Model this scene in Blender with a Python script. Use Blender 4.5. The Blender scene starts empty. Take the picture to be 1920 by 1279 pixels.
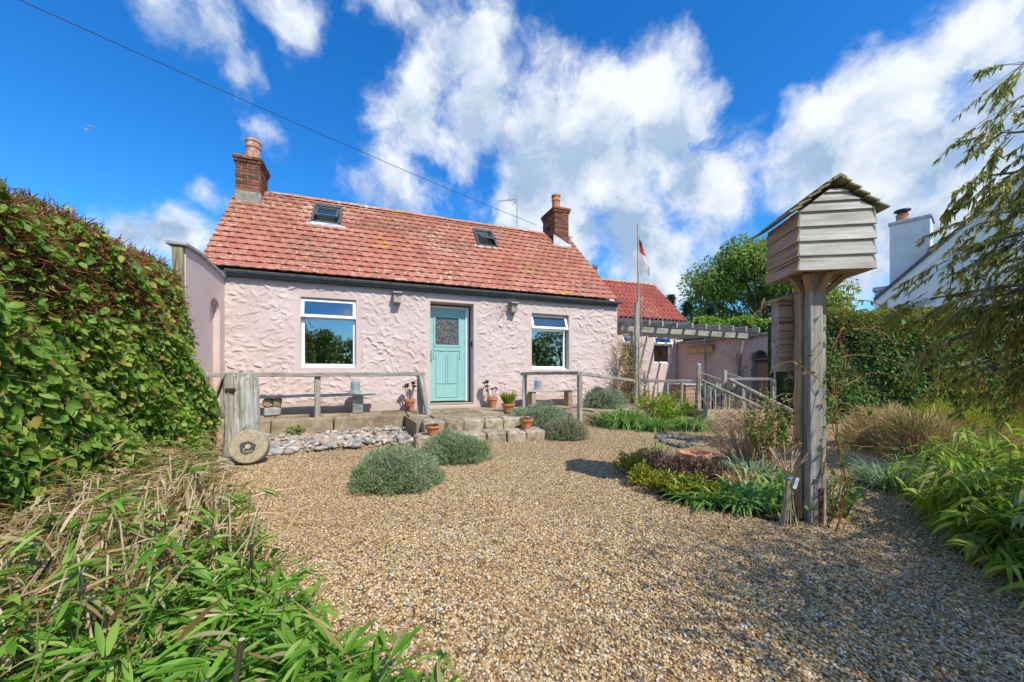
import bpy, bmesh, math, random, zlib
import numpy as np
from mathutils import Vector, Matrix

random.seed(7)
RNG = np.random.default_rng(7)
sc = bpy.context.scene
COL = sc.collection
R = math.radians

# ------------------------------------------------------------------ camera
F, CX, HY, EYE = 700.0, 960.0, 702.0, 1.07           # focal length / horizon in photo pixels, eye height in m
cam_d = bpy.data.cameras.new('camera')
cam_d.sensor_width = 36.0
cam_d.lens = F / 1920 * 36
cam_d.shift_y = (HY - 639.5) / 1920
cam_d.clip_start = 0.05
cam_d.clip_end = 3000
cam = bpy.data.objects.new('camera', cam_d)
COL.objects.link(cam)
cam.location = (0, 0, EYE)
cam.rotation_euler = (R(90), 0, 0)
sc.camera = cam

# ------------------------------------------------------------------ light
SUN_H = Vector((0.64, -0.77)).normalized()            # ground direction towards the sun
SUN_EL = R(47)
sun_vec = Vector((SUN_H.x * math.cos(SUN_EL), SUN_H.y * math.cos(SUN_EL), math.sin(SUN_EL)))
sd = bpy.data.lights.new('sun', 'SUN')
sd.energy = 3.8
sd.angle = R(0.6)
sd.color = (1.0, 0.94, 0.82)
sun = bpy.data.objects.new('sun', sd)
COL.objects.link(sun)
sun.rotation_euler = sun_vec.to_track_quat('Z', 'Y').to_euler()

sc.view_settings.view_transform = 'Standard'
sc.view_settings.look = 'None'
sc.view_settings.gamma = 1
sc.view_settings.exposure = 0.42
sc.view_settings.use_curve_mapping = False

# ------------------------------------------------------------------ node helpers
def nd(nt, t, ins=None, **kw):
    n = nt.nodes.new(t)
    for k, v in kw.items():
        setattr(n, k, v)
    if ins:
        for k, v in ins.items():
            s = n.inputs[k]
            if isinstance(v, bpy.types.NodeSocket):
                nt.links.new(v, s)
            else:
                s.default_value = v
    return n

def mth(nt, op, a, b=None, c=None, clamp=False):
    d = {0: a}
    if b is not None: d[1] = b
    if c is not None: d[2] = c
    n = nd(nt, 'ShaderNodeMath', d, operation=op)
    n.use_clamp = clamp
    return n.outputs[0]

def vmth(nt, op, a, b=None, out=0):
    d = {0: a}
    if b is not None: d[1] = b
    return nd(nt, 'ShaderNodeVectorMath', d, operation=op).outputs[out]

def noise(nt, vec, scale, detail=4, rough=.55, out='Fac', dist=0):
    return nd(nt, 'ShaderNodeTexNoise', {'Vector': vec, 'Scale': scale, 'Detail': detail, 'Roughness': rough, 'Distortion': dist}).outputs[out]

def ramp(nt, fac, stops, interp='LINEAR'):
    n = nd(nt, 'ShaderNodeValToRGB', {'Fac': fac})
    cr = n.color_ramp
    cr.interpolation = interp
    while len(cr.elements) < len(stops):
        cr.elements.new(0.5)
    for e, (p, c) in zip(cr.elements, stops):
        e.position = p
        e.color = (c[0], c[1], c[2], 1) if not isinstance(c, (int, float)) else (c, c, c, 1)
    return n.outputs['Color']

def mix(nt, fac, a, b, mode='MIX'):
    n = nd(nt, 'ShaderNodeMix', data_type='RGBA', blend_type=mode)
    for k, v in ((0, fac), (6, a), (7, b)):
        if isinstance(v, bpy.types.NodeSocket):
            nt.links.new(v, n.inputs[k])
        else:
            n.inputs[k].default_value = v if k == 0 else (*v[:3], 1)
    return n.outputs[2]

def smooth(nt, v, lo, hi):
    return nd(nt, 'ShaderNodeMapRange', {'Value': v, 'From Min': lo, 'From Max': hi}, interpolation_type='SMOOTHSTEP').outputs[0]

def bump(nt, h, strength=.5, dist=.01):
    return nd(nt, 'ShaderNodeBump', {'Height': h, 'Strength': strength, 'Distance': dist}).outputs[0]

def newmat(name, rough=.8, spec=.25):
    m = bpy.data.materials.new(name)
    m.use_nodes = True
    nt = m.node_tree
    b = nt.nodes['Principled BSDF']
    b.inputs['Roughness'].default_value = rough
    b.inputs['Specular IOR Level'].default_value = spec
    return m, nt, b

def L(nt, a, b):
    nt.links.new(a, b)

def oc(nt, shift=True):
    v = nd(nt, 'ShaderNodeTexCoord').outputs['Object']
    if shift:
        r = nd(nt, 'ShaderNodeObjectInfo').outputs['Random']
        v = vmth(nt, 'ADD', v, nd(nt, 'ShaderNodeCombineXYZ', {0: mth(nt, 'MULTIPLY', r, 31.7), 1: mth(nt, 'MULTIPLY', r, 17.3), 2: mth(nt, 'MULTIPLY', r, 53.9)}).outputs[0])
    return v

def wpos(nt):
    return nd(nt, 'ShaderNodeNewGeometry').outputs['Position']

def orand(nt):
    return nd(nt, 'ShaderNodeObjectInfo').outputs['Random']

def arand(nt):
    return nd(nt, 'ShaderNodeAttribute', attribute_name='rnd').outputs['Fac']

# ------------------------------------------------------------------ sky
def pdir(x, y):
    return Vector(((x - CX) / F, 1.0, (HY - y) / F)).normalized()

world = bpy.data.worlds.new('World')
sc.world = world
world.use_nodes = True
wn = world.node_tree
wn.nodes.clear()
w_out = wn.nodes.new('ShaderNodeOutputWorld')
w_bg = wn.nodes.new('ShaderNodeBackground')
L(wn, w_bg.outputs[0], w_out.inputs[0])
w_bg.inputs[1].default_value = 0.12
sky = nd(wn, 'ShaderNodeTexSky', sky_type='NISHITA', sun_disc=False, sun_elevation=SUN_EL,
         sun_rotation=math.atan2(SUN_H.x, SUN_H.y), air_density=1.0, dust_density=0.4, ozone_density=3.0)
sky_c = nd(wn, 'ShaderNodeHueSaturation', {'Saturation': 1.35, 'Value': 1.0, 'Color': sky.outputs[0]}).outputs[0]
sky_c = mix(wn, 1.0, sky_c, (0.74, 1.22, 1.46), 'MULTIPLY')
dirv = vmth(wn, 'NORMALIZE', nd(wn, 'ShaderNodeTexCoord').outputs['Generated'])
warp = vmth(wn, 'SUBTRACT', noise(wn, dirv, 5.0, 5, .6, 'Color'), (.5, .5, .5))
wdir = vmth(wn, 'ADD', dirv, vmth(wn, 'MULTIPLY', warp, (.10, .10, .10)))
# clouds as the photograph shows them: (photo x, y, radius in px, height of the density)
CLOUDS = [(860, 100, 90, .8), (780, 200, 95, .85), (900, 210, 110, 1), (1010, 260, 130, 1), (1130, 200, 100, 1.05), (1220, 150, 95, 1.15), (1260, 240, 110, 1.15),
          (1120, 310, 150, 1.1), (1300, 340, 110, 1.05), (1000, 360, 100, .9), (1180, 420, 110, 1.0), (1230, 490, 100, .95), (1100, 440, 80, .8), (740, 370, 75, .7), (690, 360, 50, .6), (1330, 430, 70, .6),
          (320, 440, 80, .85), (250, 440, 70, .75), (395, 355, 40, .45),
          (300, 20, 80, .7), (390, 60, 90, .75), (440, 130, 75, .7), (540, 30, 75, .72), (490, 210, 60, .55), (730, 10, 70, .5),
          (1530, 250, 90, .95), (1620, 230, 120, 1.05), (1720, 160, 120, 1.05), (1840, 60, 140, 1.1), (1900, 200, 190, 1.2), (1740, 290, 150, 1.15), (1560, 330, 110, 1.0), (1620, 400, 130, 1.0), (1800, 420, 160, 1.0), (1600, 510, 90, .8), (1480, 300, 60, .7)]
wz = nd(wn, 'ShaderNodeSeparateXYZ', {0: wdir}).outputs[2]
dens = wsum = bsum = None
for (x, y, r, h) in CLOUDS:
    c = pdir(x, y)
    rad = ((pdir(x + r, y) - c).length + (pdir(x, y + r) - c).length) / 2
    d = vmth(wn, 'DISTANCE', wdir, tuple(c), out=1)
    v = mth(wn, 'MULTIPLY_ADD', d, -h / (rad * 1.25), h)
    dens = v if dens is None else mth(wn, 'SMOOTH_MAX', dens, v, .12)
    pos = mth(wn, 'MAXIMUM', v, .0)
    low = mth(wn, 'MULTIPLY', pos, mth(wn, 'MULTIPLY_ADD', wz, -1 / rad, c.z / rad))      # how far below that billow's middle
    wsum = pos if wsum is None else mth(wn, 'ADD', wsum, pos)
    bsum = low if bsum is None else mth(wn, 'ADD', bsum, low)
# the same broken cloud carried on over the rest of the sky
big = noise(wn, dirv, 2.3, 3, .5)
front = nd(wn, 'ShaderNodeSeparateXYZ', {0: dirv}).outputs
elsewhere = smooth(wn, front[1], .45, .15)
gen = mth(wn, 'MULTIPLY', mth(wn, 'MULTIPLY_ADD', big, 5.0, -2.6), elsewhere)
gen = mth(wn, 'ADD', gen, mth(wn, 'MULTIPLY_ADD', elsewhere, 1.0, -1.0))
dens = mth(wn, 'MAXIMUM', mth(wn, 'MAXIMUM', dens, -1.0), gen)
fb = noise(wn, wdir, 6.5, 12, .60)
fb2 = noise(wn, vmth(wn, 'ADD', wdir, (0.030, -0.02, 0.045)), 6.0, 6, .56)
dd = mth(wn, 'ADD', dens, mth(wn, 'MULTIPLY_ADD', fb, 2.05, -1.10))
alpha = smooth(wn, dd, -.06, .58)
alpha = mth(wn, 'POWER', alpha, 1.15)
# cloud shading: thick bases go blue-grey, lit tops stay white
thick = smooth(wn, mth(wn, 'ADD', dens, mth(wn, 'MULTIPLY', mth(wn, 'SUBTRACT', fb2, .5), 1.6)), .12, .95)
lowc = smooth(wn, front[2], .72, .12)
below = mth(wn, 'DIVIDE', bsum, mth(wn, 'ADD', wsum, .05))
shade = mth(wn, 'ADD', mth(wn, 'MULTIPLY_ADD', mth(wn, 'SUBTRACT', fb2, fb), 3.4, .58), mth(wn, 'MULTIPLY', below, 1.1), clamp=True)
shade = mth(wn, 'MULTIPLY', shade, mth(wn, 'MULTIPLY', thick, mth(wn, 'MULTIPLY_ADD', lowc, .45, .75)), clamp=True)
cl_c = mix(wn, shade, (5.9, 6.2, 6.6), (2.3, 3.3, 4.7))
L(wn, mix(wn, alpha, sky_c, cl_c), w_bg.inputs[0])

# ------------------------------------------------------------------ frames of reference
_th = math.atan2(2780 - CX, F)
U = np.array([math.sin(_th), math.cos(_th)])
NRM = np.array([-U[1], U[0]])
_zd = F * 2.0 / 164
_door = np.array([(845 - CX) / F * _zd, _zd])
P0, S0 = float(NRM @ _door), float(U @ _door)
def HS(s, p, z=0):                                    # house frame: s along the facade, p out from it
    q = U * (s + S0) + NRM * (P0 - p)
    return Vector((q[0], q[1], z))
def G(x, y, z=0.0):                                   # photo pixel of a point at height z
    d = (EYE - z) * F / (y - HY)
    return Vector(((x - CX) / F * d, d, z))
HROT = math.atan2(U[1], U[0])
TERR = 0.30

# ------------------------------------------------------------------ object helpers
def tag(o, label=None, cat=None, group=None, kind=None):
    if label: o['label'] = label
    if cat: o['category'] = cat
    if group: o['group'] = group
    if kind: o['kind'] = kind
    return o

def thing(name, label, cat, loc=(0, 0, 0), rz=0, group=None):
    o = bpy.data.objects.new(name, None)
    o.empty_display_size = .1
    COL.objects.link(o)
    o.location = loc
    o.rotation_euler = (0, 0, rz)
    return tag(o, label, cat, group)

def link(name, me, mat=None, parent=None, loc=None, rot=None):
    o = bpy.data.objects.new(name, me)
    COL.objects.link(o)
    if mat is not None and not me.materials:
        me.materials.append(mat)
    if parent: o.parent = parent
    if loc is not None: o.location = loc
    if rot is not None: o.rotation_euler = rot
    return o

def fastmesh(name, verts, quads, rnd=None, smoothf=False):
    verts = np.asarray(verts, np.float32).reshape(-1, 3)
    quads = np.asarray(quads, np.int32)
    k = quads.shape[1]
    me = bpy.data.meshes.new(name)
    me.vertices.add(len(verts))
    me.vertices.foreach_set('co', verts.ravel())
    me.loops.add(quads.size)
    me.loops.foreach_set('vertex_index', quads.ravel())
    me.polygons.add(len(quads))
    me.polygons.foreach_set('loop_start', np.arange(0, quads.size, k, dtype=np.int32))
    if smoothf:
        me.polygons.foreach_set('use_smooth', np.ones(len(quads), bool))
    if rnd is not None:
        a = me.attributes.new('rnd', 'FLOAT', 'POINT')
        a.data.foreach_set('value', np.asarray(rnd, np.float32).ravel())
    me.update(calc_edges=True)
    me.validate()
    return me

class MB:
    """collects boxes, tubes, lathes and prisms into one mesh"""
    def __init__(s):
        s.v = []; s.f = []
    def add(s, v, f):
        o = len(s.v)
        s.v += [tuple(p) for p in v]
        s.f += [tuple(i + o for i in q) for q in f]
        return s
    def box(s, x0, x1, y0, y1, z0, z1):
        return s.add([(x0, y0, z0), (x1, y0, z0), (x1, y1, z0), (x0, y1, z0), (x0, y0, z1), (x1, y0, z1), (x1, y1, z1), (x0, y1, z1)],
                     [(0, 3, 2, 1), (4, 5, 6, 7), (0, 1, 5, 4), (1, 2, 6, 5), (2, 3, 7, 6), (3, 0, 4, 7)])
    def prism(s, poly, d0, d1, axis='y'):
        n = len(poly)
        def P(a, b, d):
            return {'y': (a, d, b), 'x': (d, a, b), 'z': (a, b, d)}[axis]
        v = [P(a, b, d0) for a, b in poly] + [P(a, b, d1) for a, b in poly]
        f = [tuple(range(n)), tuple(range(2 * n - 1, n - 1, -1))]
        f += [(i, i + n, (i + 1) % n + n, (i + 1) % n) for i in range(n)]
        return s.add(v, f)
    def lathe(s, prof, n=20, c=(0, 0, 0), cap=True):
        v = []
        for r, z in prof:
            for i in range(n):
                a = 2 * math.pi * i / n
                v.append((c[0] + r * math.cos(a), c[1] + r * math.sin(a), c[2] + z))
        f = [(j * n + i, j * n + (i + 1) % n, (j + 1) * n + (i + 1) % n, (j + 1) * n + i) for j in range(len(prof) - 1) for i in range(n)]
        if cap:
            f += [tuple(range(n - 1, -1, -1)), tuple(range((len(prof) - 1) * n, len(prof) * n))]
        return s.add(v, f)
    def tube(s, pts, r, n=6, cap=True):
        pts = [Vector(p) for p in pts]
        rs = r if isinstance(r, (list, tuple)) else [r] * len(pts)
        v = []
        for i, p in enumerate(pts):
            t = (pts[min(i + 1, len(pts) - 1)] - pts[max(i - 1, 0)]).normalized()
            a = t.cross(Vector((0, 0, 1)) if abs(t.z) < .9 else Vector((1, 0, 0))).normalized()
            b = t.cross(a)
            for k in range(n):
                an = 2 * math.pi * k / n
                v.append(p + (a * math.cos(an) + b * math.sin(an)) * rs[i])
        f = [(j * n + i, (j + 1) * n + i, (j + 1) * n + (i + 1) % n, j * n + (i + 1) % n) for j in range(len(pts) - 1) for i in range(n)]
        if cap:
            f += [tuple(range(n)), tuple(range(len(pts) * n - 1, (len(pts) - 1) * n - 1, -1))]
        return s.add(v, f)
    def mesh(s, name, smoothf=False, bevel=0):
        me = bpy.data.meshes.new(name)
        me.from_pydata(s.v, [], s.f)
        if bevel:
            import bmesh
            bm = bmesh.new(); bm.from_mesh(me)
            bmesh.ops.recalc_face_normals(bm, faces=bm.faces)
            es = [e for e in bm.edges if len(e.link_faces) == 2 and e.calc_face_angle(0) > .6]
            bmesh.ops.bevel(bm, geom=es, offset=bevel, segments=1, affect='EDGES', clamp_overlap=True)
            bm.to_mesh(me); bm.free()
        else:
            import bmesh
            bm = bmesh.new(); bm.from_mesh(me)
            bmesh.ops.recalc_face_normals(bm, faces=bm.faces)
            bm.to_mesh(me); bm.free()
        if smoothf:
            me.shade_smooth()
            try: me.set_sharp_from_angle(angle=R(40))
            except Exception: pass
        return me
    def build(s, name, mat, parent=None, smoothf=False, bevel=0, loc=None, rot=None):
        return link(name, s.mesh(name, smoothf, bevel), mat, parent, loc, rot)

def beam(name, a, b, w, h, mat, parent=None, rough=.006, seg=6, bev=.008, round_=False, taper=1.0, roll=0):
    """a timber from a to b: local X along it, uneven faces; w across, h up"""
    a, b = Vector(a), Vector(b)
    ln = (b - a).length
    n = 10 if round_ else 8
    v = []; f = []
    rr = random.Random(zlib.crc32(('%s %.3f %.3f %.3f' % (name, a.x, a.y, ln)).encode()))
    for i in range(seg + 1):
        t = i / seg
        k = 1 + (taper - 1) * t
        jy, jz = rr.uniform(-rough, rough), rr.uniform(-rough, rough)
        if round_:
            ring = [(math.cos(2 * math.pi * j / n) * w / 2, math.sin(2 * math.pi * j / n) * h / 2) for j in range(n)]
        else:
            c = min(bev, w * .3, h * .3)
            ring = [(-w / 2 + c, -h / 2), (w / 2 - c, -h / 2), (w / 2, -h / 2 + c), (w / 2, h / 2 - c), (w / 2 - c, h / 2), (-w / 2 + c, h / 2), (-w / 2, h / 2 - c), (-w / 2, -h / 2 + c)]
        for y, z in ring:
            v.append((ln * t, y * k + jy + rr.uniform(-rough, rough) * .4, z * k + jz + rr.uniform(-rough, rough) * .4))
    for i in range(seg):
        for j in range(n):
            f.append((i * n + j, i * n + (j + 1) % n, (i + 1) * n + (j + 1) % n, (i + 1) * n + j))
    f += [tuple(range(n - 1, -1, -1)), tuple(range(seg * n, seg * n + n))]
    m = MB(); m.add(v, f)
    me = m.mesh(name, smoothf=round_)
    o = link(name, me, mat, parent)
    d = (b - a).normalized()
    q = d.to_track_quat('X', 'Z')
    if roll: q = q @ Matrix.Rotation(roll, 3, 'X').to_quaternion()
    o.rotation_euler = q.to_euler()
    o.location = a
    return o

def unit(v):
    return v / np.maximum(np.linalg.norm(v, axis=1, keepdims=True), 1e-9)

def blades(name, base, dirv, ln, wd, droop, prof, mat, parent=None, rnd=None, flat=.6, rng=RNG, face=None, fold=0):
    """leaf blades: base (N,3), direction (N,3), length, width, droop; prof = width factor at each station"""
    base = np.asarray(base, float); N = len(base)
    dirv = unit(np.asarray(dirv, float))
    ln = np.broadcast_to(ln, N).astype(float); wd = np.broadcast_to(wd, N).astype(float); droop = np.broadcast_to(droop, N).astype(float)
    k = len(prof)
    t = np.linspace(0, 1, k)
    up = np.array([0, 0, 1.0]) * flat + rng.normal(0, 1, (N, 3)) * (1 - flat)
    if face is not None: up = unit(np.asarray(face, float)) * flat + rng.normal(0, 1, (N, 3)) * (1 - flat)
    side = unit(np.cross(dirv, up) + 1e-6)
    c = base[:, None, :] + dirv[:, None, :] * (ln[:, None] * t)[:, :, None]
    c[:, :, 2] -= droop[:, None] * ln[:, None] * t ** 2
    w = (wd[:, None] * np.asarray(prof)[None, :] / 2)[:, :, None] * side[:, None, :]
    if fold:                                              # a crease along the midrib
        nn = unit(np.cross(dirv, side))[:, None, :] * (wd[:, None] * np.asarray(prof)[None, :] / 2 * fold)[:, :, None]
        v = np.stack([c - w, c + nn, c + w], axis=2).reshape(N * k * 3, 3)
        j = np.arange(k - 1) * 3
        q = np.concatenate([np.stack([j, j + 1, j + 4, j + 3], 1), np.stack([j + 1, j + 2, j + 5, j + 4], 1)])
        quads = (q[None] + (np.arange(N) * 3 * k)[:, None, None]).reshape(-1, 4)
        if rnd is None: rnd = rng.random(N)
        return link(name, fastmesh(name, v, quads, np.repeat(rnd, 3 * k)), mat, parent)
    v = np.stack([c - w, c + w], axis=2).reshape(N * k * 2, 3)
    j = np.arange(k - 1) * 2
    q = np.stack([j, j + 1, j + 3, j + 2], 1)
    quads = (q[None] + (np.arange(N) * 2 * k)[:, None, None]).reshape(-1, 4)
    if rnd is None: rnd = rng.random(N)
    me = fastmesh(name, v, quads, np.repeat(rnd, 2 * k), smoothf=True)
    return link(name, me, mat, parent)

def tubes(name, lines, radii, mat, parent=None, n=4):
    V = []; Q = []; o = 0
    for pts, r in zip(lines, radii):
        pts = np.asarray(pts, float); m = len(pts)
        tg = np.gradient(pts, axis=0)
        tg = unit(tg)
        ref = np.where(np.abs(tg[:, 2:3]) < .9, np.array([[0, 0, 1.0]]), np.array([[1.0, 0, 0]]))
        a = unit(np.cross(tg, ref)); b = np.cross(tg, a)
        rr = np.linspace(r[0], r[1], m) if isinstance(r, (tuple, list)) else np.full(m, r)
        an = 2 * np.pi * np.arange(n) / n
        ring = pts[:, None] + (a[:, None] * np.cos(an)[None, :, None] + b[:, None] * np.sin(an)[None, :, None]) * rr[:, None, None]
        V.append(ring.reshape(-1, 3))
        i = np.arange(m - 1)[:, None] * n; j = np.arange(n)[None]
        Q.append((np.stack([i + j, i + (j + 1) % n, i + n + (j + 1) % n, i + n + j], -1).reshape(-1, 4)) + o)
        o += m * n
    me = fastmesh(name, np.concatenate(V), np.concatenate(Q), smoothf=True)
    return link(name, me, mat, parent)

def sph(n, rng=RNG):
    return unit(rng.normal(0, 1, (n, 3)))

# ------------------------------------------------------------------ materials
def wood(name, cols, grain=1.0, lichen=0.0):
    m, nt, b = newmat(name, .82, .15)
    v = oc(nt)
    st = vmth(nt, 'MULTIPLY', v, (2.2, 38.0 * grain, 38.0 * grain))
    g = noise(nt, st, 1.0, 6, .65, dist=.6)
    blot = noise(nt, vmth(nt, 'MULTIPLY', v, (3.0, 9.0, 9.0)), 1.0, 4)
    fac = mth(nt, 'MULTIPLY_ADD', g, .7, mth(nt, 'MULTIPLY_ADD', blot, .5, -.1))
    c = ramp(nt, fac, [(.28, cols[0]), (.5, cols[1]), (.72, cols[2])])
    crack = smooth(nt, noise(nt, vmth(nt, 'MULTIPLY', v, (1.3, 30, 30)), 1.0, 3, .5), .36, .30)
    c = mix(nt, mth(nt, 'MULTIPLY', crack, .75), c, tuple(x * .22 for x in cols[0]))
    if lichen:
        lm = smooth(nt, noise(nt, v, 14, 5, .7), .60, .72)
        c = mix(nt, mth(nt, 'MULTIPLY', lm, lichen), c, (.42, .40, .22))
    L(nt, c, b.inputs['Base Color'])
    L(nt, bump(nt, mth(nt, 'SUBTRACT', g, mth(nt, 'MULTIPLY', crack, 1.2)), .6, .006), b.inputs['Normal'])
    return m

WOOD_GREY = wood('weathered_grey_wood', [(.14, .125, .10), (.34, .31, .26), (.56, .54, .49)], lichen=.25)
WOOD_PALE = wood('silvered_boards', [(.26, .235, .20), (.47, .445, .40), (.66, .64, .60)])
WOOD_WARM = wood('warm_boards', [(.20, .12, .07), (.38, .25, .16), (.52, .38, .27)])
WOOD_OLIVE = wood('mossy_shingle', [(.13, .11, .055), (.27, .24, .13), (.42, .39, .25)], lichen=.5)
WOOD_OLD = wood('old_sea_timber', [(.12, .095, .065), (.38, .35, .30), (.64, .62, .57)], grain=.55, lichen=.15)
WOOD_YELLOW = wood('yellow_pine', [(.35, .22, .09), (.56, .40, .19), (.68, .53, .30)])

def render_mat(name, base, dirt=.35):
    m, nt, b = newmat(name, .9, .15)
    v = wpos(nt)
    n1 = noise(nt, v, 1.7, 5, .6); n2 = noise(nt, v, 9, 5, .6)
    c = mix(nt, smooth(nt, n1, .35, .7), base, tuple(x * y for x, y in zip(base, (.90, .87, .85))))
    c = mix(nt, mth(nt, 'MULTIPLY', smooth(nt, n2, .55, .75), .25), c, tuple(min(1, x * 1.12) for x in base))
    z = nd(nt, 'ShaderNodeSeparateXYZ', {0: v}).outputs[2]
    low = mth(nt, 'MULTIPLY', smooth(nt, mth(nt, 'MULTIPLY_ADD', n2, -.35, z), .42, .12), dirt)
    c = mix(nt, low, c, (.33, .27, .18))
    streak = noise(nt, vmth(nt, 'MULTIPLY', v, (7, 7, .55)), 1.0, 4, .6)
    c = mix(nt, mth(nt, 'MULTIPLY', smooth(nt, streak, .52, .72), .30), c, tuple(x * y for x, y in zip(base, (.72, .74, .72))))
    L(nt, c, b.inputs['Base Color'])
    L(nt, bump(nt, mth(nt, 'ADD', noise(nt, v, 55, 5, .65), mth(nt, 'MULTIPLY', noise(nt, v, 190, 3, .7), .7)), .6, .006), b.inputs['Normal'])
    return m
PINK = render_mat('pink_render', (.63, .51, .475))
PINK2 = render_mat('pink_render_flat', (.66, .52, .485))
WHITE_R = render_mat('white_render', (.78, .78, .77), 0)
REVEAL = render_mat('cream_reveal', (.63, .50, .46), .1)

def plain(name, col, rough=.5, spec=.4, metal=0, var=.15, scale=12, bmp=.1):
    m, nt, b = newmat(name, rough, spec)
    v = oc(nt)
    n1 = noise(nt, v, scale, 5, .6)
    c = mix(nt, smooth(nt, n1, .3, .75), tuple(x * (1 - var) for x in col), tuple(min(1, x * (1 + var)) for x in col))
    L(nt, c, b.inputs['Base Color'])
    b.inputs['Metallic'].default_value = metal
    if bmp: L(nt, bump(nt, noise(nt, v, scale * 6, 4), bmp, .004), b.inputs['Normal'])
    return m
UPVC = plain('white_plastic', (.82, .83, .84), .3, .5, var=.03, bmp=.02)
MINT = plain('mint_paint', (.27, .51, .475), .38, .5, var=.05, bmp=.05)
FASCIA = plain('dark_fascia_paint', (.075, .085, .09), .5, .4, var=.3)
GUTTER = plain('grey_gutter', (.12, .13, .135), .35, .5, var=.25)
SKYL = plain('dark_roof_window', (.085, .095, .10), .45, .5, var=.3)
LEAD = plain('lead_flashing', (.50, .53, .57), .5, .5, var=.25)
GALV = plain('galvanised_zinc', (.36, .42, .47), .45, .5, .35, .2, 30)
STEEL = plain('dull_steel', (.45, .47, .5), .45, .5, .5, .2)
BLACK = plain('black_plastic', (.03, .03, .033), .5, .4)
RUST = plain('rusty_iron', (.16, .065, .045), .8, .2, .2, .35, 25, .4)
ROPE = plain('old_rope', (.42, .40, .30), .9, .1)
BLUE_T = plain('blue_twine', (.10, .35, .55), .7, .2)
CURTAIN = plain('cream_curtain', (.62, .52, .40), .9, .1)
DARKIN = plain('dim_interior', (.10, .10, .10), .9, .1)
PLASTER_IN = plain('interior_plaster', (.42, .40, .37), .9, .1)
WHITE_P = plain('white_paint', (.80, .80, .79), .5, .3, var=.05)
SLATE = plain('dark_slate', (.10, .11, .12), .6, .3, var=.3)
REDPIPE = plain('red_flue_pot', (.30, .07, .055), .7, .3, var=.2)

def glass_mat():
    m, nt, b = newmat('window_glass')
    nt.nodes.remove(b)
    out = nt.nodes['Material Output']
    fr = nd(nt, 'ShaderNodeFresnel', {'IOR': 1.75}).outputs[0]
    gl = nd(nt, 'ShaderNodeBsdfGlossy', {'Color': (.95, .98, 1, 1), 'Roughness': .012})
    tr = nd(nt, 'ShaderNodeBsdfTransparent', {'Color': (.62, .68, .68, 1)})
    w = noise(nt, oc(nt), 2.2, 2)
    L(nt, bump(nt, w, .03, .05), gl.inputs['Normal'])
    mx = nd(nt, 'ShaderNodeMixShader', {0: mth(nt, 'MULTIPLY_ADD', fr, 1.6, .10, clamp=True)})
    L(nt, tr.outputs[0], mx.inputs[1]); L(nt, gl.outputs[0], mx.inputs[2])
    L(nt, mx.outputs[0], out.inputs[0])
    return m
GLASS = glass_mat()
def obscure_mat():
    m, nt, b = newmat('patterned_glass', .18, .6)
    v = oc(nt, False)
    vo = nd(nt, 'ShaderNodeTexVoronoi', {'Vector': vmth(nt, 'MULTIPLY', v, (34, 34, 19)), 'Scale': 1.0}, feature='SMOOTH_F1').outputs['Distance']
    L(nt, ramp(nt, vo, [(.1, (.22, .21, .19)), (.45, (.09, .085, .08)), (.8, (.03, .03, .03))]), b.inputs['Base Color'])
    L(nt, bump(nt, vo, .9, .01), b.inputs['Normal'])
    return m
OBSCURE = obscure_mat()

def tile_mat(name, cols, lich=1.0):
    m, nt, b = newmat(name, .85, .2)
    p = wpos(nt)
    r = mth(nt, 'FRACT', mth(nt, 'ADD', mth(nt, 'MULTIPLY', orand(nt), 1.0), arand(nt)))
    c = ramp(nt, mth(nt, 'MULTIPLY_ADD', r, .45, mth(nt, 'MULTIPLY', noise(nt, p, 2.6, 4, .6), .55)), [(.1, cols[0]), (.5, cols[1]), (.9, cols[2])])
    n1 = noise(nt, p, 26, 5, .65)
    c = mix(nt, mth(nt, 'MULTIPLY', smooth(nt, n1, .45, .7), .45), c, tuple(x * .62 for x in cols[0]))
    reg = noise(nt, p, .9, 3, .5)
    n2 = noise(nt, p, 13, 5, .7)
    lm = smooth(nt, mth(nt, 'MULTIPLY_ADD', reg, .35, n2), .76, .84)
    c = mix(nt, mth(nt, 'MULTIPLY', lm, .8 * lich), c, (.62, .56, .42))
    dk = smooth(nt, mth(nt, 'MULTIPLY_ADD', noise(nt, p, 1.1, 3), .30, noise(nt, vmth(nt, 'ADD', p, (5, 3, 1)), 17, 5, .7)), .66, .78)
    c = mix(nt, mth(nt, 'MULTIPLY', dk, .65 * lich), c, (.13, .10, .07))
    oy = smooth(nt, mth(nt, 'MULTIPLY_ADD', noise(nt, vmth(nt, 'ADD', p, (9, 2, 7)), 1.3, 2), .8, mth(nt, 'MULTIPLY', noise(nt, p, 11, 4, .7), .45)), .74, .82)
    c = mix(nt, mth(nt, 'MULTIPLY', oy, .55 * lich), c, (.52, .27, .04))
    L(nt, c, b.inputs['Base Color'])
    L(nt, bump(nt, noise(nt, p, 90, 4), .35, .004), b.inputs['Normal'])
    return m
TILE = tile_mat('clay_tile', [(.35, .10, .065), (.47, .165, .11), (.54, .25, .185)], 1.25)
TILE2 = tile_mat('red_pantile', [(.32, .07, .055), (.41, .095, .075), (.47, .14, .11)], .9)
RIDGE = tile_mat('ridge_tile', [(.48, .19, .11), (.56, .26, .16), (.60, .32, .2)], 1.3)

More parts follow.
